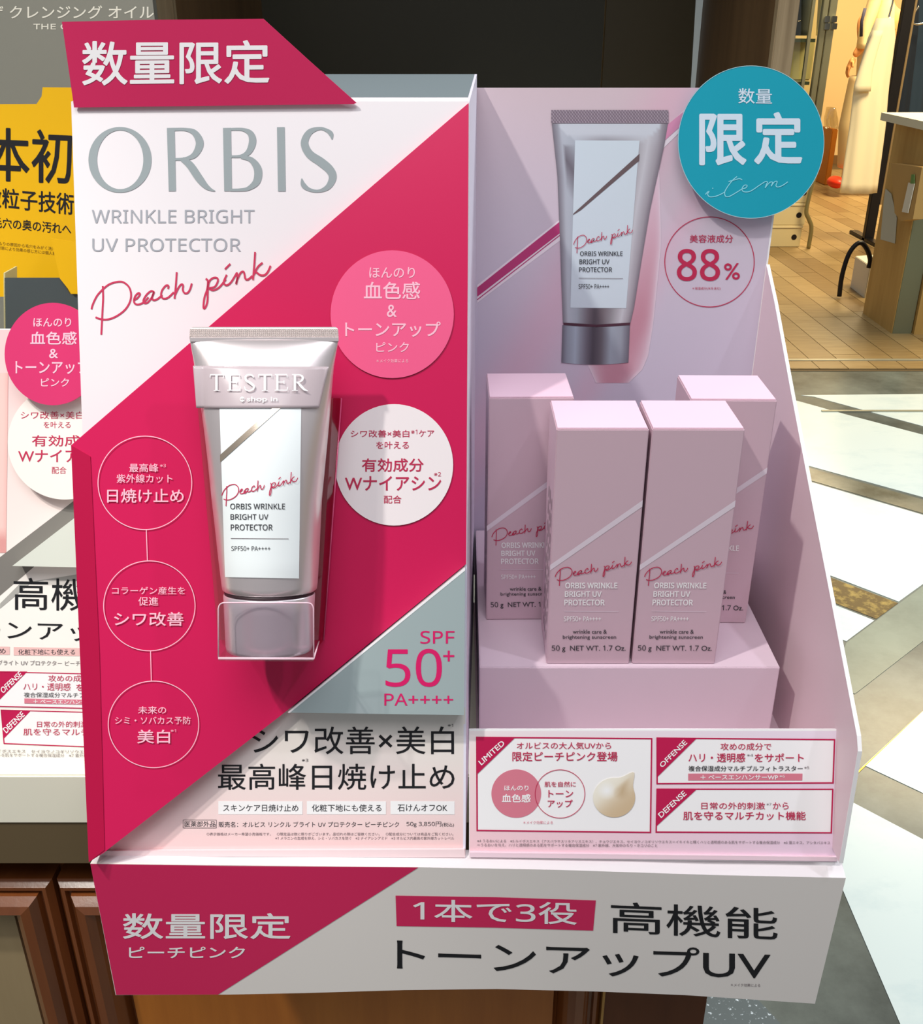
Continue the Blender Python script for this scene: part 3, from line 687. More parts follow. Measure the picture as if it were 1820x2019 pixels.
text('ほんのり', (994.7, 1548.7, 1042, 1558.6), a3, WT, tf, .4); text('血色感', (990, 1566, 1046, 1581.6), a3, WT, tf, .8)
# printed dollop of cream
def drop(s, t):
    a = 2*PI*s
    x, y = 1211+41.5*math.cos(a)*t, 1572.5+39*math.sin(a)*t
    d = math.atan2(math.sin(a+.92), math.cos(a+.92)); k = math.exp(-(d/.26)**2)
    return x+k*t*14, y-k*t*19
def dropc(s, t):
    a = 2*PI*s; x, y = math.cos(a)*t, math.sin(a)*t
    k = .5+.5*math.tanh((-x*.9-y*1.1)*1.4-.1)
    c = lerp((212, 186, 150), (250, 246, 232), k)
    r2 = math.hypot(x+.35, y+.35); 
    if r2 < .5: c = lerp((255, 255, 255), c, r2/.5)
    r3 = math.hypot(x-.35, y+.25)
    if r3 < .42: c = lerp((204, 178, 142), c, r3/.42)
    return c
grid('printed_cream', 64, 14, drop, dropc, PRINT, tf, a3)
# tray side
XP = Plane((XR, 0, 0), (-1, 0, 0))
sidepx = [(1512, 524), (1528, 600), (1560, 775), (1600, 985), (1640, 1190), (1690, 1452), (1692, 1482), (1655, 1702)]
spts = [XP(*p) for p in sidepx]
spts[0].y = BY-.001
spts += [Vector((XR, BY-.001, CT+.001))]
prism('tray_side', spts, (.0016, 0, 0), mat('tray_pink', (234, 210, 216), .45), disp)
vs, fs = [], []
for i, p in enumerate(spts[:-1]):
    vs += [p+Vector((-.0003, 0, .0004)), p+Vector((.0019, 0, .0004))]
    if i: k = 2*i; fs.append((k-2, k-1, k+1, k))
cut = mesh('cut_edge', vs, fs, EDGE, disp); so = cut.modifiers.new('t', 'SOLIDIFY'); so.thickness = .0005
box('tray_floor', (BX, P1(1200, 1690).y+.003, CT), (XR, BY, CT+.0015), PINKCARD, disp)
# step inside the tray
ZS = H-.3530; YS = .5135
sr = vert(YS)(1537, 1324).x
box('step', (BX+.0012, YS, CT+.002), (sr, BY-.002, ZS), mat('step_pink', (226, 204, 216), .45), disp, .0006)
# back poster panel
HB = VB
pb_ = [(934, 172), (1390, 175), (1560, 178)]
topz = VB(1200, 174).z
po = prism('poster_panel', [(BX+.0005, BY, CT), (XR+.001, BY, CT), (XR+.001, BY, topz), (BX+.0005, BY, topz)], (0, .0018, 0), EDGE, disp)
hb = VB.off(.0001)
def pcol(s, t):
    t *= 960/820; x, y = 930+630*s, 172+820*t
    c = ramp([(0, (220, 200, 206)), (.3, (214, 202, 214)), (.6, (212, 203, 220)), (1, (206, 200, 218))], t)  # lavender-grey puts the tray's shade into the pale pink print
    v = (x-1180)*.62+(y-172)*.35        # broad pale pink beams
    k = math.exp(-((v-95)/42)**2)*.55+math.exp(-((v-190)/20)**2)*.4
    return lerp(c, (234, 182, 202), min(1, k))
grid('printed_background', 44, 56, lambda s, t: (934+(1575-934)*s, 173+960*t), pcol, PRINT, po, lambda x, y: (lambda p: Vector((min(p.x, XR-.0002), p.y, max(p.z, CT+.01))))(hb(x, y)))
b1, b2, b3, b4, b5 = [VB.off(.0001+.00015*i) for i in range(1, 6)]
flat('printed_ribbon', [(941, 562), (1110, 428), (1300, 262), (1352, 215), (1362, 240), (1300, 300), (1110, 470), (941, 597)], b1, mat('pale_ribbon', (244, 232, 240), .4), po)
flat('printed_ribbon', [(941, 567), (1105, 436), (1105, 459), (941, 585)], b2, mat('plum_ribbon', (190, 62, 120), .4), po)
flat('printed_ribbon', [(1290, 268), (1350, 218), (1356, 236), (1290, 296)], b2, mat('soft_ribbon', (226, 152, 186), .4), po)
strokes('printed_line', [[(941, 591, 1.8), (1105, 463, 1.8)]], b2, MATS['plum_ribbon'], po)
# printed shadow of the tube, part of the poster art
def shf(s, t):
    y = 330+425*t
    c_ = interp([(330, 1292), (500, 1284), (640, 1275), (700, 1265), (755, 1215)], y)
    l_ = interp([(330, 1285), (480, 1262), (640, 1225), (700, 1150), (755, 1175)], y)
    r_ = interp([(330, 1300), (480, 1304), (640, 1288), (720, 1275), (755, 1240)], y)
    return l_+(r_-l_)*s, y
grid('printed_tube_shade', 10, 16, shf, lambda s, t: lerp(lerp((232, 206, 220), (206, 150, 166), min(1, t*1.5)), (232, 214, 226), abs(2*s-1)**3), PRINT, po, b1)
BL_ = [(244, 1088), (280, 1092), (347, 1099), (420, 1102), (485, 1104.6), (560, 1107), (637, 1110)]
BR_ = [(244, 1317), (280, 1311), (312, 1304), (416, 1281.4), (520, 1264), (607, 1250), (637, 1243)]
def tubf(s, t):
    y = 244+393*t; l_, r_ = interp(BL_, y), interp(BR_, y); return l_+(r_-l_)*s, y+3*math.sin(PI*s)*t
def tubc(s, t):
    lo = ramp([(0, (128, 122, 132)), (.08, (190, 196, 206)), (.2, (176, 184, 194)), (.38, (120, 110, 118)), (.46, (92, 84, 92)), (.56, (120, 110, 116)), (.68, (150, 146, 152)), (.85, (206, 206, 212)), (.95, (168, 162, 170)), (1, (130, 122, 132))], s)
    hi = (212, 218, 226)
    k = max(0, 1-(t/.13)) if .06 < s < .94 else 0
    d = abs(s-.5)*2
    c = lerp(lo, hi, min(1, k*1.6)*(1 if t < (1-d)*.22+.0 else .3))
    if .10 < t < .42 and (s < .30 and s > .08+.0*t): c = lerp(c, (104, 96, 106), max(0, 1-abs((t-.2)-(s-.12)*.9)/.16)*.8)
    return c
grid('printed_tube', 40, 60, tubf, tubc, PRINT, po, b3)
def capf(s, t):
    l_ = 1109+(1107-1109)*t; r_ = 1242+(1239-1242)*t; return l_+(r_-l_)*s, 641+(74)*t+4*math.sin(PI*s)
grid('printed_cap', 40, 4, capf, lambda s, t: ramp([(0, (110, 106, 118)), (.07, (150, 156, 170)), (.2, (176, 188, 202)), (.36, (120, 116, 128)), (.46, (84, 78, 88)), (.58, (110, 104, 112)), (.72, (168, 178, 190)), (.88, (160, 166, 178)), (1, (112, 108, 120))], s), PRINT, po, b3)
flat('printed_gap', [(1111, 636), (1176, 640), (1243, 636), (1242, 641), (1176, 645), (1111, 641)], b4, mat('plum_dark_print', (84, 52, 66), .5), po)
def crc(s, t):
    i, j = int(s*160+.001), int(t*14+.001)
    return (190, 176, 186) if (i//2+j//2) % 2 and i % 2 else (132, 118, 130)
cr_ = grid('printed_crimp', 160, 14, lambda s, t: (1087+231*s, 217+26*t), crc, PRINT, po, b4)
flat('printed_label', [(1134, 276.7), (1261, 277.4), (1234.6, 607.8), (1124.7, 606.8)], b4, mat('pale_blue_print', (216, 230, 238), .4), po)
flat('printed_ribbon', [(1130.6, 421), (1261, 303), (1260, 317), (1146, 414), (1130, 424)], b5, mat('umber_print', (112, 96, 98), .4), po)
b6 = VB.off(.0011)
peach((1130.6, 443.8, 1247.8, 499.3), 1.3, b6, PEACHT, po, n=3)
text(ms('ORBIS WRINKLE'), (1143.8, 495.8, 1227.7, 504.5), b6, BLACKT, po, .15)
text(ms('BRIGHT UV'), (1142.7, 511.4, 1201.7, 520.8), b6, BLACKT, po, .15)
text(ms('PROTECTOR'), (1142, 527, 1206.9, 536.4), b6, BLACKT, po, .15)
text(ms('SPF50+ PA++++'), (1141, 560, 1201, 569.4), b6, DARKT, po, 0)
strokes('printed_line', [[(1141.7, 548.6, .8), (1228.4, 549.4, .8)]], b6, MIDT, po)
ring('printed_ring', 1399, 516.5, 89, 89.5, 1.6, b2, PEACHT, po)
text('美容液成分', (1360, 463, 1445.5, 478.5), b2, PEACHT, po, .2)
text(ms('88'), (1335.6, 491.7, 1418.8, 553), b2, PEACHT, po, 1.9)
text('%', (1428, 519.4, 1458.7, 551), b2, PEACHT, po, .8)
text('＊保湿成分(水を含む)', (1365, 566, 1421, 572), b2, PEACHT, po)
# --- teal badge
TB = Plane((0, .688, H-.05), (.03, -1, .02))
bd_ = disc('round_badge', 1481, 280, 144, 150.5, TB, TEAL, disp, TB.n*-.0009, 96, label='teal round badge')
ring('badge_edge', 1481, 280, 144.3, 150.8, 1.0, TB.off(.0002), mat('badge_edge_white', (190, 224, 228), .5), bd_)
ht = TB.off(.0002)
text('数量', (1456, 174, 1522, 204), ht, ICE, bd_, .5, dy=1)
text('限', (1381, 226, 1470, 324), ht, ICE, bd_, 4.6)
text('定', (1489, 223, 1580, 322), ht, ICE, bd_, 4.6)
ITEM = [[(235, 482), (262, 450), (290, 432), (268, 478), (300, 516), (380, 510), (470, 475), (530, 440)], [(708, 212), (640, 270), (570, 360), (525, 440), (530, 500), (570, 516), (640, 486), (780, 400)], [(580, 288), (660, 266), (740, 245), (785, 262)],
        [(780, 398), (838, 382), (858, 348), (822, 342), (785, 385), (792, 430), (845, 444), (920, 425), (1060, 332), (1130, 290), (1162, 296), (1146, 334), (1128, 385)], [(1132, 374), (1196, 302), (1238, 300), (1216, 360)], [(1218, 356), (1268, 292), (1308, 290), (1290, 350), (1320, 370), (1390, 345), (1468, 292)], [(338, 392), (350, 384)]]
strokes('script_lettering', [[(1360+x/7.583, 320+y/7.583, 1.7) for x, y in s] for s in ITEM], ht, ICE2, bd_)

# ================================================================== tester tube in its clear holder
WC = .0288                                   # axis height above the magenta panel
PC = PM.off(WC)
TL_ = [(668, 374), (705, 380.5), (760, 389), (813, 398), (891, 408.6), (985, 418.5), (1058, 427), (1124, 434), (1168, 440)]
TR_ = [(668, 668), (718, 659), (760, 655), (817, 651), (910, 642), (985, 635), (1099, 629.5), (1149, 626.5), (1168, 624)]
def halfdepth(y, a):
    k = min(1, max(0, (y-668)/(1000-668))); k = math.sin(k*PI/2)**.75
    return .0012 + (min(a*.97, .0246)-.0012)*k
def section(y, tabL, tabR, n=36, depth=None, px0=PC, tilt_=0):
    l, r = px0(interp(tabL, y), y), px0(interp(tabR, y), y)
    c = (l+r)/2; ax = (r-l)/2; a = ax.length; b = halfdepth(y, a) if depth is None else depth*a
    return c, ax, a, b
def ringpts(c, ax, b, n, nn, lift=0):
    out = []
    for i in range(n):
        t = 2*PI*i/n; ct, st_ = math.cos(t), math.sin(t)
        out.append(c + ax*ct*(1+lift/ax.length) + nn*st_*(b+lift))
    return out
tt = root('tester_tube', 'silver tester tube standing cap down in the clear holder on the magenta panel', 'tube', PM(530, 1290))
ys = [668, 674, 682, 692, 705, 722, 745, 775, 813, 860, 910, 985, 1040, 1100, 1149, 1160, 1164.5]
N = 44
vs, fs = [], []
for j, y in enumerate(ys):
    c, ax, a, b = section(y, TL_, TR_)
    if y >= 1162: ax = ax*(1-(y-1160)*.012); b *= (1-(y-1160)*.012)
    vs += ringpts(c, ax, b, N, nm)
    if j:
        for k in range(N): fs.append(((j-1)*N+k, (j-1)*N+(k+1) % N, j*N+(k+1) % N, j*N+k))
fs.append(tuple(range(N))); fs.append(tuple(range(len(vs)-N, len(vs))))
body = fixn(mesh('body', vs, fs, ALU, tt, True))
# crimped end with a raised knurl
vs, fs = [], []
NX, NY = 74, 7
for side in (1, -1):
    b0 = len(vs)
    for j in range(NY*2+1):
        for i in range(NX*2+1):
            s, t = i/(NX*2), j/(NY*2)
            y = 645+(668-645)*t
            xl_, xr_ = 374+1.5*(1-t), 668-1.5*(1-t)
            if t < .25: k = (.25-t)/.25; xl_ += 5*k**2; xr_ -= 5*k**2
            h = .0010+(.0007 if (i % 2 and j % 2) else 0) if 1 < j < NY*2-1 else .0009
            vs.append(PC(xl_+(xr_-xl_)*s, y)+nm*side*h)
    W_ = NX*2+1
    for j in range(NY*2):
        for i in range(NX*2): k = b0+j*W_+i; fs.append((k, k+W_, k+W_+1, k+1))
nn_ = W_*(NY*2+1)
bord = [i for i in range(W_)] + [j*W_+W_-1 for j in range(1, NY*2+1)] + [NY*2*W_+i for i in range(W_-2, -1, -1)] + [j*W_ for j in range(NY*2-1, 0, -1)]
for i in range(len(bord)): a_, b_ = bord[i], bord[(i+1) % len(bord)]; fs.append((a_, b_, b_+nn_, a_+nn_))
fixn(mesh('crimped_end', vs, fs, CRIMP, tt))
prism('fold_bar', [PC.off(.0016)(*p) for p in ((374.5, 666), (667.5, 665), (667.5, 672.5), (374.5, 673.5))], nm*-.0032, ALU, tt)
vs, fs = [], []
for j, y in enumerate((1164, 1172)):
    c, ax, a, b = section(y, [(1170, 443), (1280, 448)], [(1170, 619.5), (1280, 614)], depth=.985); vs += ringpts(c, ax, b, N, nm)
for k in range(N): fs.append((k, (k+1) % N, N+(k+1) % N, N+k))
fs += [tuple(range(N)), tuple(range(N, 2*N))]
fixn(mesh('neck_ring', vs, fs, mat('dark_neck', (46, 26, 32), .5), tt, True))
# cap
cl_ = [(1170, 441), (1280, 446)]; crr = [(1170, 621.5), (1280, 616)]
vs, fs = [], []
for j, (y, k) in enumerate(((1169.5, .90), (1169.6, .985), (1172, 1), (1200, 1), (1240, 1), (1272, 1), (1279, .985), (1281, .95))):
    c, ax, a, b = section(y, cl_, crr, depth=1)
    vs += ringpts(c, ax*k, a*k, N, nm)
    if j:
        for q in range(N): fs.append(((j-1)*N+q, (j-1)*N+(q+1) % N, j*N+(q+1) % N, j*N+q))
fs.append(tuple(range(N))); fs.append(tuple(range(len(vs)-N, len(vs))))
capo = fixn(mesh('cap', vs, fs, CAPM, tt, True)); 
def tubehit(lift):
    def f(px, py):
        off = WC
        for _ in range(6):
            pl = PM.off(off); p = pl(px, py)
            # panel coordinates -> matching section
            y = py
            for _k in range(4):
                c, ax, a, b = section(y, TL_, TR_)
                d = (p-c).dot(vdir); y -= d*F/.62*.9
            c, ax, a, b = section(y, TL_, TR_)
            u = (p-c).dot(ax.normalized())/a; u = max(-.995, min(.995, u))
            off = WC + b*math.sqrt(1-u*u) + lift
        return PM.off(off)(px, py)
    return f
th = tubehit(.0004)
lab = grid('label', 44, 30, q4([(432.5, 796), (594, 797), (589.5, 1140.6), (443.7, 1138)]), lambda s, t: (244, 250, 250), LABEL, body, th, True, label='white label')
th2 = tubehit(.0007); th3 = tubehit(.0010)
grid('foil_stripe', 36, 2, lambda s, t: (433.8+124*s, 897-.897*124*s+t*(14.5)), lambda s, t: (200, 190, 180), mat('champagne_foil', (206, 190, 172), .25, .8), lab, tubehit(.0008), True)
peach((436.6, 930.8, 587.5, 998), 1.7, th2, PEACHT, lab, n=3)
for s, bb, bdd in ((ms('ORBIS WRINKLE'), (454, 992.9, 562, 1004), .2), (ms('BRIGHT UV'), (454.5, 1013.7, 529, 1024.4), .2), (ms('PROTECTOR'), (455, 1034, 537.4, 1045.6), .2), (ms('SPF50+ PA++++'), (456, 1076.8, 533, 1086), 0)):
    text(s, bb, th2, DARKT, lab, bdd)
strokes('printed_line', [[(455+i*11.4, 1061.5+i*.08, 1.0) for i in range(11)]], th2, MIDT, lab)
# tester band, stuck over the shoulder and standing proud at the left
def bandhit(px, py):
    if px < 400 or px > 640:
        e = 400 if px < 400 else 640
        p = tubehit(.0012)(e, py); return PM.off((p-PM.p).dot(nm))(px, py)
    return tubehit(.0012)(px, py)
bnd = grid('tester_band', 70, 14, q4([(380.5, 721), (648, 723), (629, 804), (387, 804.5)]), lambda s, t: (206, 190, 194), BAND, tt, bandhit, True, label='pale mauve tester band')
so = bnd.modifiers.new('t', 'SOLIDIFY'); so.thickness = .0005; so.offset = -1
bh = tubehit(.0021)
TS = mat('tester_print', (250, 250, 248), .5)
TL7 = lambda lst: [[(360+x/5.353, 630+y/5.353, w_/5.353) for x, y, w_ in st_] for st_ in lst]
def seg(a, b, w_, k=4): return [(a[0]+(b[0]-a[0])*i/k, a[1]+(b[1]-a[1])*i/k, w_) for i in range(k+1)]
def lT(o): return [seg((358+o, 580), (358+o, 748), 25), seg((292+o, 582), (432+o, 582), 10), seg((294+o, 580), (290+o, 612), 7), seg((430+o, 580), (434+o, 612), 7), seg((328+o, 748), (390+o, 748), 7)]
def lE(o): return [seg((500+o, 580), (500+o, 748), 24), seg((474+o, 580), (602+o, 580), 8), seg((600+o, 578), (605+o, 610), 7), seg((500+o, 660), (570+o, 660), 8), seg((570+o, 642), (570+o, 680), 7), seg((472+o, 746), (604+o, 746), 9), seg((603+o, 748), (611+o, 712), 7)]
strokes('tester_lettering', TL7(lT(0)+lE(0)+lT(510)+lE(500)+[[(748, 615, 7), (738, 592, 16), (700, 580, 12), (666, 600, 20), (672, 640, 24), (716, 670, 28), (752, 704, 24), (742, 735, 16), (700, 751, 10), (664, 738, 14), (652, 705, 7)],
    seg((1185, 580), (1185, 748), 24), seg((1155, 580), (1195, 580), 7), seg((1155, 748), (1217, 748), 7), [(1190, 583, 8), (1230, 583, 10), (1260, 596, 20), (1268, 622, 24), (1252, 648, 18), (1225, 659, 9), (1190, 661, 7)], [(1215, 662, 18), (1250, 702, 26), (1285, 738, 22), (1322, 752, 7)]]), bh, TS, bnd, 4)
text('shop in', (487, 782, 546.8, 794), bh, TS, bnd, .35)
ring('printed_ring', 477.5, 787, 4.6, 4.9, 1.2, bh, TS, bnd, 24)
strokes('printed_line', [[(477.5, 782, 1.2), (477.5, 793, 1.2)], [(474.5, 785, 1.0), (481, 785, 1.0)], [(474.5, 789, 1.0), (481, 789, 1.0)]], bh, TS, bnd)
# --- acrylic holder (its own thing, fixed to the panel)
hd = root('tube_holder', 'clear acrylic holder carrying the tester tube on the magenta panel', 'holder', PM(530, 1298))
FO = .0550
pf = PM.off(FO)
fr = [(430.5, 1298)] + [(430.5, 1200)] + [(431.5+9-9*math.cos(a), 1197-8*math.sin(a)) for a in (0.3, .8, 1.2)] + [(441, 1188.5), (606, 1189)] + [(608+9*math.sin(a), 1198-9*math.cos(a)) for a in (.4, .8, 1.2)] + [(618, 1200), (618.5, 1299)]
prism('front_lip', [pf(*p) for p in fr], nm*-.0012, ACRYL, hd)
tube('lip_edge', [pf.off(-.0006)(*p) for p in fr], .00038, ACEDGE, hd, 6)
fb = [pf(430.5, 1298), pf(618.5, 1299)]
def down(p, d): return p - nm*(d)
prism('shelf', [fb[0], fb[1], down(fb[1], FO-.0035), down(fb[0], FO-.0035)], -vdir*.0014, ACRYL, hd)
tube('shelf_edge', [fb[0], fb[1]], .0007, ACEDGE, hd, 6)
tube('shelf_edge', [fb[1], down(fb[1], FO-.0035)], .0004, ACEDGE, hd, 6)
bp = PM.off(.0035)
q0, q1 = down(fb[0], FO-.0035), down(fb[1], FO-.0035)
up = vdir*.150
w3 = (fb[1]-fb[0]).normalized()
bpts = [bp(430, 1262), bp(638, 1262), bp(673, 785), bp(388, 785)]; q0, q1 = bpts[0], bpts[1]
prism('back_plate', bpts, nm*-.0015, clear('clear_acrylic_back', (246, 220, 228), .12, .1), hd)
tube('back_edge', [q1, bpts[2]], .0005, mat('pink_acrylic_edge', (232, 90, 140), .2, 0, .8), hd, 6)
sp2 = PM.off(.018)
prism('side_plate', [bpts[1], bpts[2], sp2(657, 785), sp2(627, 1276)], nm*-.0005, clear('rose_reflection_acrylic', (236, 150, 176), .22, .12), hd)  # rose tint of this side sheet stands in for a dark red reflection

# ================================================================== product cartons
YB0 = .517
VF = vert(YB0)
bx0 = VF(1097.5, 847).x; bwid = .0504; bdep = .0455; bh_ = .153
b0 = root('cosmetic_carton', 'pink cosmetic carton in the front row of the tray, beside the magenta unit', 'box', (bx0+bwid/2, YB0+bdep/2, ZS))
cb = box('carton', (bx0, YB0, ZS+.0002), (bx0+bwid, YB0+bdep, ZS+bh_), BOXM, b0, .0005)
prism('top_flap', [(bx0+.0006, YB0+.0012, ZS+bh_+.0001), (bx0+bwid-.0006, YB0+.0012, ZS+bh_+.0001), (bx0+bwid-.0006, YB0+bdep-.0004, ZS+bh_+.0001), (bx0+.0006, YB0+bdep-.0004, ZS+bh_+.0001)], (0, 0, .0005), mat('carton_flap_lit', (246, 208, 224), .35), b0)  # top face catches most light; that brightness is painted as paler pink
hf = VF.off(.00015)
flat('diagonal_stripe', [(1084.8, 1113.9), (1267.5, 986), (1266.5, 999), (1084.4, 1125)], hf, BOXS, cb)
hf2 = VF.off(.0003)
peach((1094, 1098, 1245.7, 1155), 1.6, hf2, PEACHT, cb, n=3)
for s, bb, bdd, m_ in ((ms('ORBIS WRINKLE'), (1115, 1149, 1217, 1160), .75, WT), (ms('BRIGHT UV'), (1114, 1166, 1186, 1176.6), .75, WT), (ms('PROTECTOR'), (1113, 1182.5, 1192, 1193.6), .75, WT), (ms('SPF50+ PA++++'), (1112, 1215.5, 1185, 1225), .3, WT),
                       ('wrinkle care &', (1129.5, 1241.5, 1196.5, 1249.5), .15, DARKT), ('brightening sunscreen', (1109.8, 1252.6, 1214.8, 1261.5), .15, DARKT), ('50 g  NET WT. 1.7 Oz.', (1088, 1272.7, 1233.6, 1286), .2, DARKT)):
    text(s, bb, hf2, m_, cb, bdd)
strokes('printed_line', [[(1112, 1205, .9), (1219.7, 1206, .9)]], hf2, BOXS, cb)
# small print up the left side
LX = Plane((bx0-.0003, 0, 0), (-1, 0, 0))
vs, fs = [], []
for k in range(3):
    for i in range(9):
        z0_ = ZS+.012+i*.011; y0_ = YB0+.008+k*.009; b = len(vs)
        vs += [(bx0-.0004, y0_, z0_), (bx0-.0004, y0_+.0022, z0_), (bx0-.0004, y0_+.0022, z0_+.007+.002*((i+k) % 2)), (bx0-.0004, y0_, z0_+.007+.002*((i+k) % 2))]; fs.append((b, b+1, b+2, b+3))
mesh('side_print', vs, fs, MIDT, cb)
def carton(xleft, yfront, label, rz=0):
    c = copy_tree(b0, None, (xleft+bwid/2, yfront+bdep/2, ZS)); c.rotation_euler.z = math.radians(rz); c['label'] = label
    return c
carton(VF(1287, 847).x, YB0, 'pink cosmetic carton at the right end of the front row in the tray', -.4)
VK = vert(.568)
carton(VK(963, 787).x, .568, 'shaded pink cosmetic carton at the back left of the tray, against the poster', .8)
carton(VK(1361, 787).x, .564, 'pink cosmetic carton at the back right of the tray, nearest the side wall', -1)
for o in [o for o in C.objects if o.name.startswith('cosmetic_carton')]: o['group'] = 'pink cartons in the tray'
# ================================================================== shop beyond the aisle
def fy(px, py): return FLOOR(px, py)
def drape(name, tabL, tabR, y0, y1, pl, depth, m, parent=None, folds=5, amp=.12, rows=18, n=40, ph=0, label=None):
    """hanging cloth: closed folded tube between two photo outlines (tables of y,x)"""
    vs, fs = [], []
    for j in range(rows+1):
        y = y0+(y1-y0)*j/rows
        l, r = pl(interp(tabL, y), y), pl(interp(tabR, y), y); c = (l+r)/2; ax = (r-l)/2
        for i in range(n):
            t = 2*PI*i/n; k = 1+amp*math.sin(folds*t+ph+j*.08)*(.3+.7*j/rows)
            vs.append(c+ax*math.cos(t)*(1+.25*(k-1))+Vector((0, -depth*math.sin(t)*k, 0)))
        if j:
            for i in range(n): fs.append(((j-1)*n+i, (j-1)*n+(i+1) % n, j*n+(i+1) % n, j*n+i))
    fs.append(tuple(range(n))); fs.append(tuple(range(len(vs)-n, len(vs))))
    return fixn(mesh(name, vs, fs, m, parent, True, label=label))
CLW = mat('white_cotton', (250, 238, 200), .85); CLB = mat('beige_cotton', (236, 212, 160), .85); NAVY = mat('navy_cloth', (28, 38, 52), .85)
BLK = mat('black_metal', (22, 20, 22), .4); CHR = mat('chrome', (220, 216, 200), .15, 1)
# --- clothes rack: upright, rail, foot
Yr = 5.6; vr = vert(Yr)
rk = root('clothes_rack', 'black metal clothes rack with one upright and curved foot near the wooden table', 'clothes rack', (vr(1720, 450).x, Yr, 0))
def zrel(pl, px, py): return pl(px, py)
u1, u0 = vr(1789, 0), vr(1718, 470)
ux_ = (u0.x+vr(1780, 60).x)/2
fp_ = FLOOR(1712, 478); 
pole_y = fp_.y; vp = vert(pole_y)
pbx = vp(1712, 478).x
box('upright', (pbx-.03, pole_y, .0), (pbx+.035, pole_y+.05, 2.2), BLK, rk, .004)
box('upright_cap', (pbx+.036, pole_y+.0, .25), (pbx+.05, pole_y+.05, 2.2), mat('tan_metal', (150, 128, 92), .4, .3), rk, .002)
tube('rail', [(pbx, pole_y+.02, 2.1), (pbx-.6, pole_y-.05, 2.1)], .014, CHR, rk)
tube('rail', [(pbx, pole_y+.02, 2.12), (pbx+.9, pole_y+.02, 2.12)], .014, CHR, rk)
box('foot', (pbx-.03, pole_y-.25, .007), (pbx+.03, pole_y+.3, .03), BLK, rk, .004)
# garments: white long shirt, hanging nearest
vw = vert(pole_y-.12)
wt = root('white_shirt_dress', 'long cream-white shirt dress hanging on the black rack', 'garment', vw(1720, 380), None)
drape('skirt', [(35, 1730), (75, 1712), (130, 1696), (178, 1684), (250, 1676), (380, 1657)], [(35, 1762), (75, 1765), (178, 1751), (250, 1745), (378, 1728)], 36, 380, vw, .05, CLW, wt, 6, .16)
drape('sleeve', [(60, 1722), (100, 1706), (140, 1692), (176, 1682)], [(60, 1742), (100, 1730), (140, 1720), (182, 1716)], 60, 180, vw.off(.06), .03, CLW, wt, 3, .1, 10, 24)
hn = root('clear_hanger', 'clear plastic hanger holding the cream-white shirt dress', 'hanger', vw(1758, 36))
tube('hook', [vw(x, y) for x, y in smoothpts([(1752, 36), (1759, 10), (1763, -8), (1770, -20), (1776, -8)])], .006, CHR, hn)
tube('arm', [vw(x, y) for x, y in ((1738, 52), (1754, 34), (1764, 60))], .007, CHR, hn)
# navy garments at the right edge
vn = vert(pole_y+.22)
for k, (xl0, xl1, xr0, xr1, yb_, m_, lb) in enumerate(((1783, 1752, 1812, 1786, 262, NAVY, 'navy blue garment hanging next to the black upright'),
        (1806, 1782, 1842, 1812, 275, mat('dark_blue_cloth', (44, 62, 80), .85), 'dark slate-blue garment hanging right of the navy one'),
        (1836, 1810, 1900, 1860, 285, NAVY, 'darkest garment at the right edge of the photo'))):
    g = drape('hanging_garment', [(-20, xl0), (60, xl0-4), (yb_, xl1)], [(-20, xr0), (60, xr0-2), (yb_, xr1)], -20, yb_, vn.off(-.11*k), .03, m_, None, 5, .2, 14, 36, k)
    tagm(g, lb, 'garment')
hk = tagm(tube('wire_hanger', [vn.off(.14)(x, y) for x, y in smoothpts([(1812, 12), (1800, 30), (1799, 42), (1806, 48), (1822, 46), (1860, 40)])], .006, CHR), 'thin wire hanger in front of the navy garment', 'hanger')
# --- wooden table with white top
PINE = mat('pine_board', (206, 168, 98), .5, wood=(7, (180, 140, 74), (1, 1, .12), 6, .35, .7))
tb = root('wooden_table', 'pine table with a white top and boxed side panels at the right edge', 'table', FLOOR(1760, 660))
A = FLOOR(1701, 620); B = FLOOR(1757, 660)
d_ = (B-A).normalized(); nrm = Vector((d_.y, -d_.x, 0))
TH = None
top_r = ray(1745, 291); tA = A.y/top_r.y; hgt = H + top_r.z*(A.y/top_r.y)
hgt = .93
prism('side_board', [A+Vector((0, 0, .0)), B, B+Vector((0, 0, hgt)), A+Vector((0, 0, hgt))], Vector((.02, .014, 0)), PINE, tb)
Bx = B+Vector((.005, 0, 0)); 
prism('metal_leg', [Bx, Bx+Vector((.09, .0, 0)), Bx+Vector((.09, .04, 0)), Bx+Vector((.0, .04, 0))], (0, 0, hgt), mat('grey_green_metal', (128, 128, 100), .4, .3), tb)
Cx = B+Vector((.10, -.02, 0))
prism('front_board', [Cx, Cx+Vector((.12, .0, 0)), Cx+Vector((.12, .03, 0)), Cx+Vector((0, .03, 0))], (0, 0, hgt), PINE, tb)
prism('back_board', [A+Vector((.03, .03, .0)), A+Vector((.9, .03, .0)), A+Vector((.9, .05, 0)), A+Vector((.03, .05, 0))], (0, 0, hgt), mat('dark_interior', (26, 22, 20), .7), tb)
prism('table_top', [A+Vector((-.04, .1, hgt)), B+Vector((-.04, -.03, hgt)), B+Vector((.9, -.03, hgt)), A+Vector((.9, .1, hgt))], (0, 0, .035), mat('white_table_top', (236, 228, 196), .5), tb)
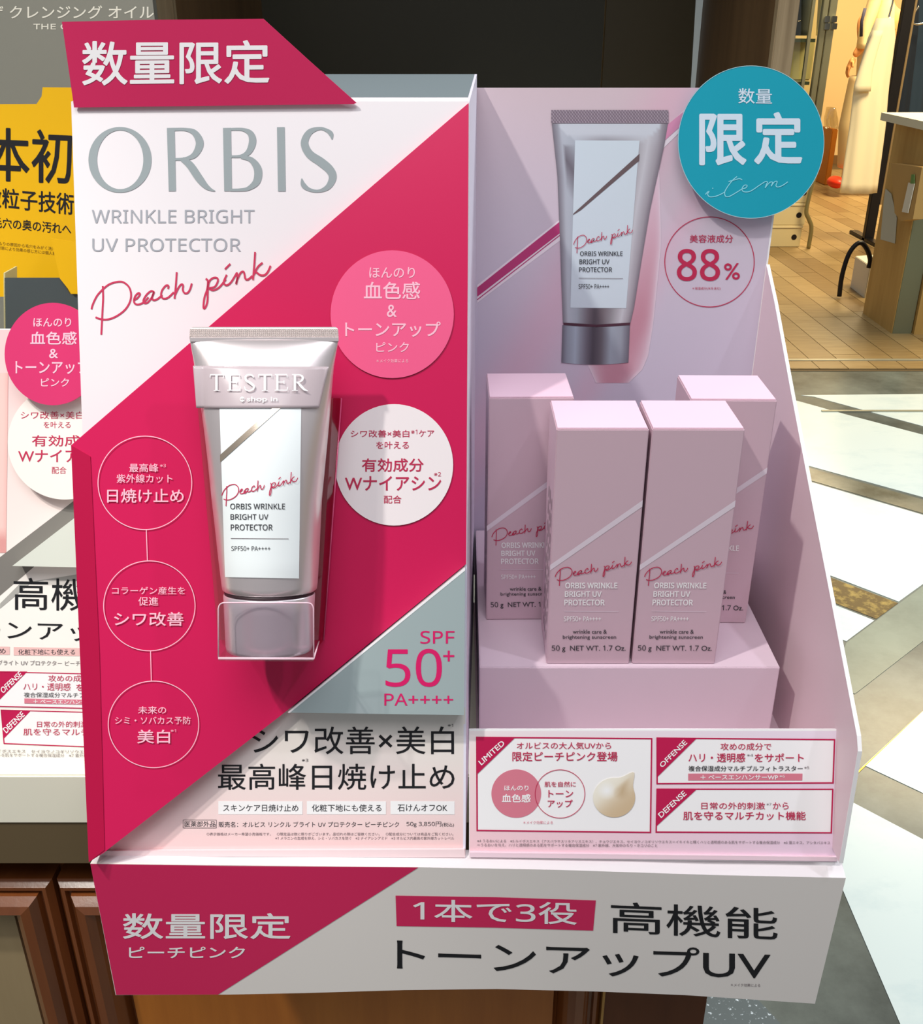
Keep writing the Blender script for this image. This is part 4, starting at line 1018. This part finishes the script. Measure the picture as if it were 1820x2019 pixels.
# pouch of kraft paper hung on the board, with tags
kr = mat('kraft_paper', (196, 156, 92), .7)
AB = Plane(A, nrm if nrm.dot(CAM-A) > 0 else -nrm)
pk = prism('kraft_folder', [AB.off(.05)(*p) for p in ((1757, 322), (1818, 330), (1800, 432), (1776, 436), (1764, 420))], AB.n*-.045, kr); tagm(pk, 'kraft paper folder hanging on the pine table side', 'folder')
pr = prism('paper_sheet', [AB.off(.004)(*p) for p in ((1746, 372), (1757, 382), (1768, 430), (1764, 480), (1736, 472), (1742, 400))], AB.n*-.002, mat('grey_paper', (198, 200, 184), .7)); tagm(pr, 'crumpled grey-white paper note taped to the pine table side', 'paper note')
tgp = prism('price_tag', [AB.off(.056)(*p) for p in ((1791, 360), (1803, 362), (1790, 420), (1778, 418))], AB.n*-.003, mat('tag_white', (232, 226, 206), .6)); tagm(tgp, 'narrow white price tag with green end on the kraft folder', 'tag')
prism('green_end', [AB.off(.0575)(*p) for p in ((1797, 344), (1802, 344), (1802, 362), (1795, 362))], AB.n*-.003, mat('green_tab', (110, 150, 80), .6), tgp)
# small white carton and black cable arch
wx = FLOOR(1690, 588); bxm = mat('white_carton', (232, 224, 200), .6)
P_ = [FLOOR(1676, 568), FLOOR(1704, 590)]
wb = prism('small_white_box', [P_[0], P_[1], P_[1]+Vector((.18, .06, 0)), P_[0]+Vector((.18, .06, 0))], (0, 0, .18), bxm, bevel=.003); tagm(wb, 'small white carton on the timber floor beside the table', 'box')
va = vert(FLOOR(1655, 585).y-.07)
cbm = tube('cable_arch', [va(x, y) for x, y in smoothpts([(1655, 584), (1660, 545), (1672, 505), (1686, 484), (1699, 479), (1710, 492), (1716, 512), (1713, 528)], 4)], .013, BLK); tagm(cbm, 'thick black cable arching up from the timber floor', 'cable')
# stack of storage boxes with round holes
vq = vert(FLOOR(1570, 489).y); sbm = mat('storage_white', (214, 198, 150), .6)
x0q = vq(1500, 489).x-.35; x1q = vq(1576, 489).x; hq = vq(1576, 446).z
for k in range(3):
    r_ = root('storage_box', ('lowest', 'middle', 'topmost')[k]+' cream storage box of the stack with round finger holes', 'box', ((x0q+x1q)/2, vq.p.y+.15, .007+hq*k), 'storage boxes stacked on the timber floor')
    z_ = .007+hq*k; xo = x1q+.012*k
    box('body', (x0q, vq.p.y, z_), (xo, vq.p.y+.3, z_+hq*.86), sbm, r_, .003)
    box('lid', (x0q-.004, vq.p.y-.006, z_+hq*.87), (xo+.004, vq.p.y+.306, z_+hq*.985), mat('storage_lid', (232, 216, 168), .6), r_, .002)
    prism('finger_hole', [Vector((xo-.045+.018*math.cos(a), vq.p.y-.0015, z_+hq*.45+.018*math.sin(a))) for a in [i*PI/8 for i in range(16)]], (0, .001, 0), BLK, r_)
# bentwood side frame (orange-brown board) and its curved metal leg
vk = vert(FLOOR(1592, 489).y-.05)
lgm = tube('curved_leg', [vk(x, y) for x, y in smoothpts([(1612, 330), (1600, 370), (1590, 415), (1595, 432), (1600, 450), (1594, 489)], 5)], .014, mat('aged_metal', (150, 142, 100), .35, .6)); tagm(lgm, 'curved metal leg of a shop fixture beside the storage boxes', 'fixture leg')
# metal framed glass door leaf with hinge, further back
Yd = 8.6; vd = vert(Yd)
gd = root('glass_cabinet', 'grey metal framed glass cabinet with folded clothes behind the walnut post', 'cabinet', (vd(1600, 200).x, Yd, 0))
GM = mat('grey_green_frame', (134, 136, 116), .4, .3)
xa, xb2, xc = vd(1625, 0).x, vd(1637, 0).x, vd(1653, 0).x
box('frame', (xa, Yd, 0), (xb2-.004, Yd+.05, 2.6), GM, gd, .004)
box('frame', (xb2+.004, Yd, 0), (xc, Yd+.05, 2.6), GM, gd, .004)
for (px, py) in ((1630, 38), (1644, 38), (1630, 52), (1644, 52)):
    p = vd(px, py); box('hinge', (p.x-.02, Yd-.02, p.z-.022), (p.x+.02, Yd-.001, p.z+.022), CHR, gd, .003)
xg = vd(1560, 0).x-.5
box('back', (xg, Yd+.6, 0), (xa, Yd+.64, 2.6), mat('cabinet_brown', (150, 128, 84), .6), gd)
for yy in (80, 165, 300):
    z = vd(1600, yy).z; box('shelf', (xg, Yd+.06, z-.012), (xa-.005, Yd+.58, z+.012), mat('shelf_glassy', (116, 120, 96), .2, .2), gd)
box('mullion', (vd(1603, 0).x, Yd, 0), (vd(1609, 0).x, Yd+.03, 2.6), GM, gd)
mesh('pane', [(xg, Yd+.01, .05), (xa-.004, Yd+.01, .05), (xa-.004, Yd+.01, 2.55), (xg, Yd+.01, 2.55)], [(0, 1, 2, 3)], clear('window_glass', (226, 236, 226), .12), gd)
zz = vd(1600, 78).z
ob = drape('dark_coat', [(-30, 1566), (78, 1562)], [(-30, 1606), (78, 1590)], -30, 70, vert(Yd+.3), .1, mat('charcoal_cloth', (50, 50, 44), .9), None, 3, .1, 8, 20); tagm(ob, 'charcoal coat hanging inside the glass cabinet', 'garment')
ob = drape('pale_scarf', [(-30, 1616), (78, 1609)], [(-30, 1632), (78, 1622)], -30, 70, vert(Yd+.3), .05, mat('cream_cloth', (246, 232, 170), .9), None, 3, .1, 8, 20); tagm(ob, 'cream scarf hanging inside the glass cabinet', 'scarf')
p = vert(Yd+.3)(1570, 130); zsh = vd(1600, 165).z+.013
ob = box('linen_bag', (p.x-.08, Yd+.2, zsh), (p.x+.1, Yd+.42, zsh+.30), mat('linen_cloth', (206, 190, 132), .9), None, .01); tagm(ob, 'pale linen bag on the shelf of the glass cabinet', 'bag')
# amber bin with plastic bag and red shoe, beyond
vo = vert(9.7)
o1, o2 = vo(1626, 360), vo(1653, 255)
bn = box('amber_bin', (o1.x, 9.7, .0066), (o2.x, 10.0, o2.z), mat('amber_board', (190, 118, 36), .5), None, .006); tagm(bn, 'orange-brown bin standing by the far wall', 'bin')
bg = drape('plastic_bag', [(212, 1632), (235, 1626), (254, 1628)], [(212, 1646), (235, 1651), (254, 1651)], 212, 254, vert(9.8), .08, clear('clear_film', (240, 236, 224), .25, .15), None, 5, .3, 8, 24); tagm(bg, 'clear plastic bag on top of the orange-brown bin', 'bag')
# --- person standing behind the rack, seen between garments
Yp = 9.2; vpp = vert(Yp)
pe = root('person', 'person in a beige shirt and trousers with a navy bag strap, behind the hanging dress', 'person', (vpp(1712, 370).x, Yp, .0065))
SKIN = mat('skin', (226, 158, 96), .55)
X0 = vpp(1716, 200).x
def skin(name, nodes, edges, m, parent, sub=2, rootv=0):
    me = bpy.data.meshes.new(name); me.from_pydata([n[0] for n in nodes], edges, []); o = bpy.data.objects.new('tmp', me); C.collection.objects.link(o)
    md = o.modifiers.new('s', 'SKIN'); sk = me.skin_vertices[0].data
    for i, n in enumerate(nodes):
        rr = n[1] if isinstance(n[1], tuple) else (n[1], n[1]); sk[i].radius = rr
    sk[rootv].use_root = True
    s2 = o.modifiers.new('u', 'SUBSURF'); s2.levels = sub
    dg = bpy.context.evaluated_depsgraph_get(); m2 = bpy.data.meshes.new_from_object(o.evaluated_get(dg))
    vs = [v.co.copy() for v in m2.vertices]; fs = [tuple(p.vertices) for p in m2.polygons]
    bpy.data.objects.remove(o)
    return mesh(name, vs, fs, m, parent, True)
hnd = vpp.off(.12)(1676, 128); elb = vpp.off(.10)(1702, 88); wr = vpp.off(.12)(1684, 112)
V_ = Vector
nodes = [(V_((X0, Yp, .92)), (.15, .11)), (V_((X0, Yp, 1.10)), (.13, .10)), (V_((X0, Yp, 1.30)), (.16, .10)), (V_((X0, Yp, 1.42)), (.09, .07)), (V_((X0, Yp, 1.50)), .052), (V_((X0-.01, Yp-.01, 1.58)), (.075, .085)), (V_((X0-.02, Yp-.01, 1.68)), (.078, .095)),
         (V_((X0-.17, Yp-.01, 1.38)), .06), (elb, .043), (wr, .028), (V_((X0+.17, Yp, 1.38)), .06), (V_((X0+.24, Yp, 1.12)), .043), (V_((X0+.26, Yp-.08, .88)), .03),
         (V_((X0-.09, Yp, .84)), .085), (V_((X0-.10, Yp-.02, .48)), .058), (V_((X0-.10, Yp+.02, .10)), .036), (V_((X0-.11, Yp-.12, .045)), .034), (V_((X0+.09, Yp, .84)), .085), (V_((X0+.10, Yp-.02, .48)), .058), (V_((X0+.10, Yp+.02, .10)), .036), (V_((X0+.11, Yp-.12, .045)), .034)]
E_ = [(0, 1), (1, 2), (2, 3), (3, 4), (4, 5), (5, 6), (3, 7), (7, 8), (8, 9), (3, 10), (10, 11), (11, 12), (0, 13), (13, 14), (14, 15), (15, 16), (0, 17), (17, 18), (18, 19), (19, 20)]
skin('body', nodes, E_, SKIN, pe)
fd = (hnd-wr).normalized(); sd_ = V_((0, -1, 0))
hn_ = [(wr, .026), (wr+fd*.05, (.038, .02)), (wr+fd*.09, (.036, .018))]
hnodes, he = list(hn_), [(0, 1), (1, 2)]
for k in range(4):
    o_ = sd_*(.027-.018*k); L_ = (.058, .068, .064, .05)[k]; b = len(hnodes)
    hnodes += [(wr+fd*.095+o_, .0085), (wr+fd*(.095+L_*.5)+o_+V_((.008, 0, -.012)), .008), (wr+fd*(.095+L_*.75)+o_+V_((.028, 0, -.022)), .0075)]
    he += [(2, b), (b, b+1), (b+1, b+2)]
b = len(hnodes); hnodes += [(wr+fd*.04+sd_*.04, .010), (wr+fd*.075+sd_*.055+V_((.01, 0, -.01)), .009)]; he += [(1, b), (b, b+1)]
skin('hand', hnodes, he, SKIN, pe, 1)
# face details and hair
hc_ = V_((X0-.02, Yp-.01, 1.68))
def ball(name, c, r, m, parent, n=12):
    vs, fs = [], []
    for j in range(n+1):
        a = PI*j/n
        for i in range(n*2):
            t = PI*i/n; vs.append(c+V_((r[0]*math.sin(a)*math.cos(t), r[1]*math.sin(a)*math.sin(t), r[2]*math.cos(a))))
        if j:
            for i in range(n*2): fs.append(((j-1)*n*2+i, (j-1)*n*2+(i+1) % (n*2), j*n*2+(i+1) % (n*2), j*n*2+i))
    return mesh(name, vs, fs, m, parent, True)
ball('hair', hc_+V_((.02, .02, .03)), (.105, .115, .12), mat('dark_hair', (40, 28, 22), .6), pe)
for s_ in (-1, 1): ball('eye', hc_+V_((-.03*s_-.02, -.100, -.01)), (.011, .008, .007), mat('eye', (240, 240, 236), .3), pe, 6)
ball('nose', hc_+V_((-.02, -.112, -.035)), (.011, .014, .016), SKIN, pe, 6)
# clothes
tabsL = [(-40, 1702), (0, 1706), (40, 1700), (85, 1691), (150, 1676)]
drape('shirt', [(-20, 1722), (10, 1712), (50, 1700), (100, 1694), (160, 1690)], [(-20, 1752), (10, 1760), (60, 1760), (160, 1758)], -20, 165, vpp, .16, CLB, pe, 4, .06)
drape('sleeve', [(-10, 1718), (30, 1704), (60, 1694), (92, 1690)], [(-10, 1740), (30, 1728), (60, 1716), (100, 1706)], -10, 96, vpp.off(.13), .07, CLB, pe, 3, .08, 10, 24)
drape('trousers', [(150, 1676), (200, 1665), (250, 1654), (325, 1652)], [(150, 1756), (200, 1752), (250, 1748), (330, 1740)], 150, 330, vpp.off(.02), .15, CLB, pe, 5, .10)
tube('bag_strap', [vpp.off(.24)(x, y) for x, y in ((1706, 16), (1699, 42), (1698, 72))], .013, mat('navy_strap', (52, 52, 72), .8), pe)
ball('shoe', vpp.off(.1)(1648, 359), (.068, .13, .05), mat('red_shoe', (232, 58, 30), .4), pe, 8)
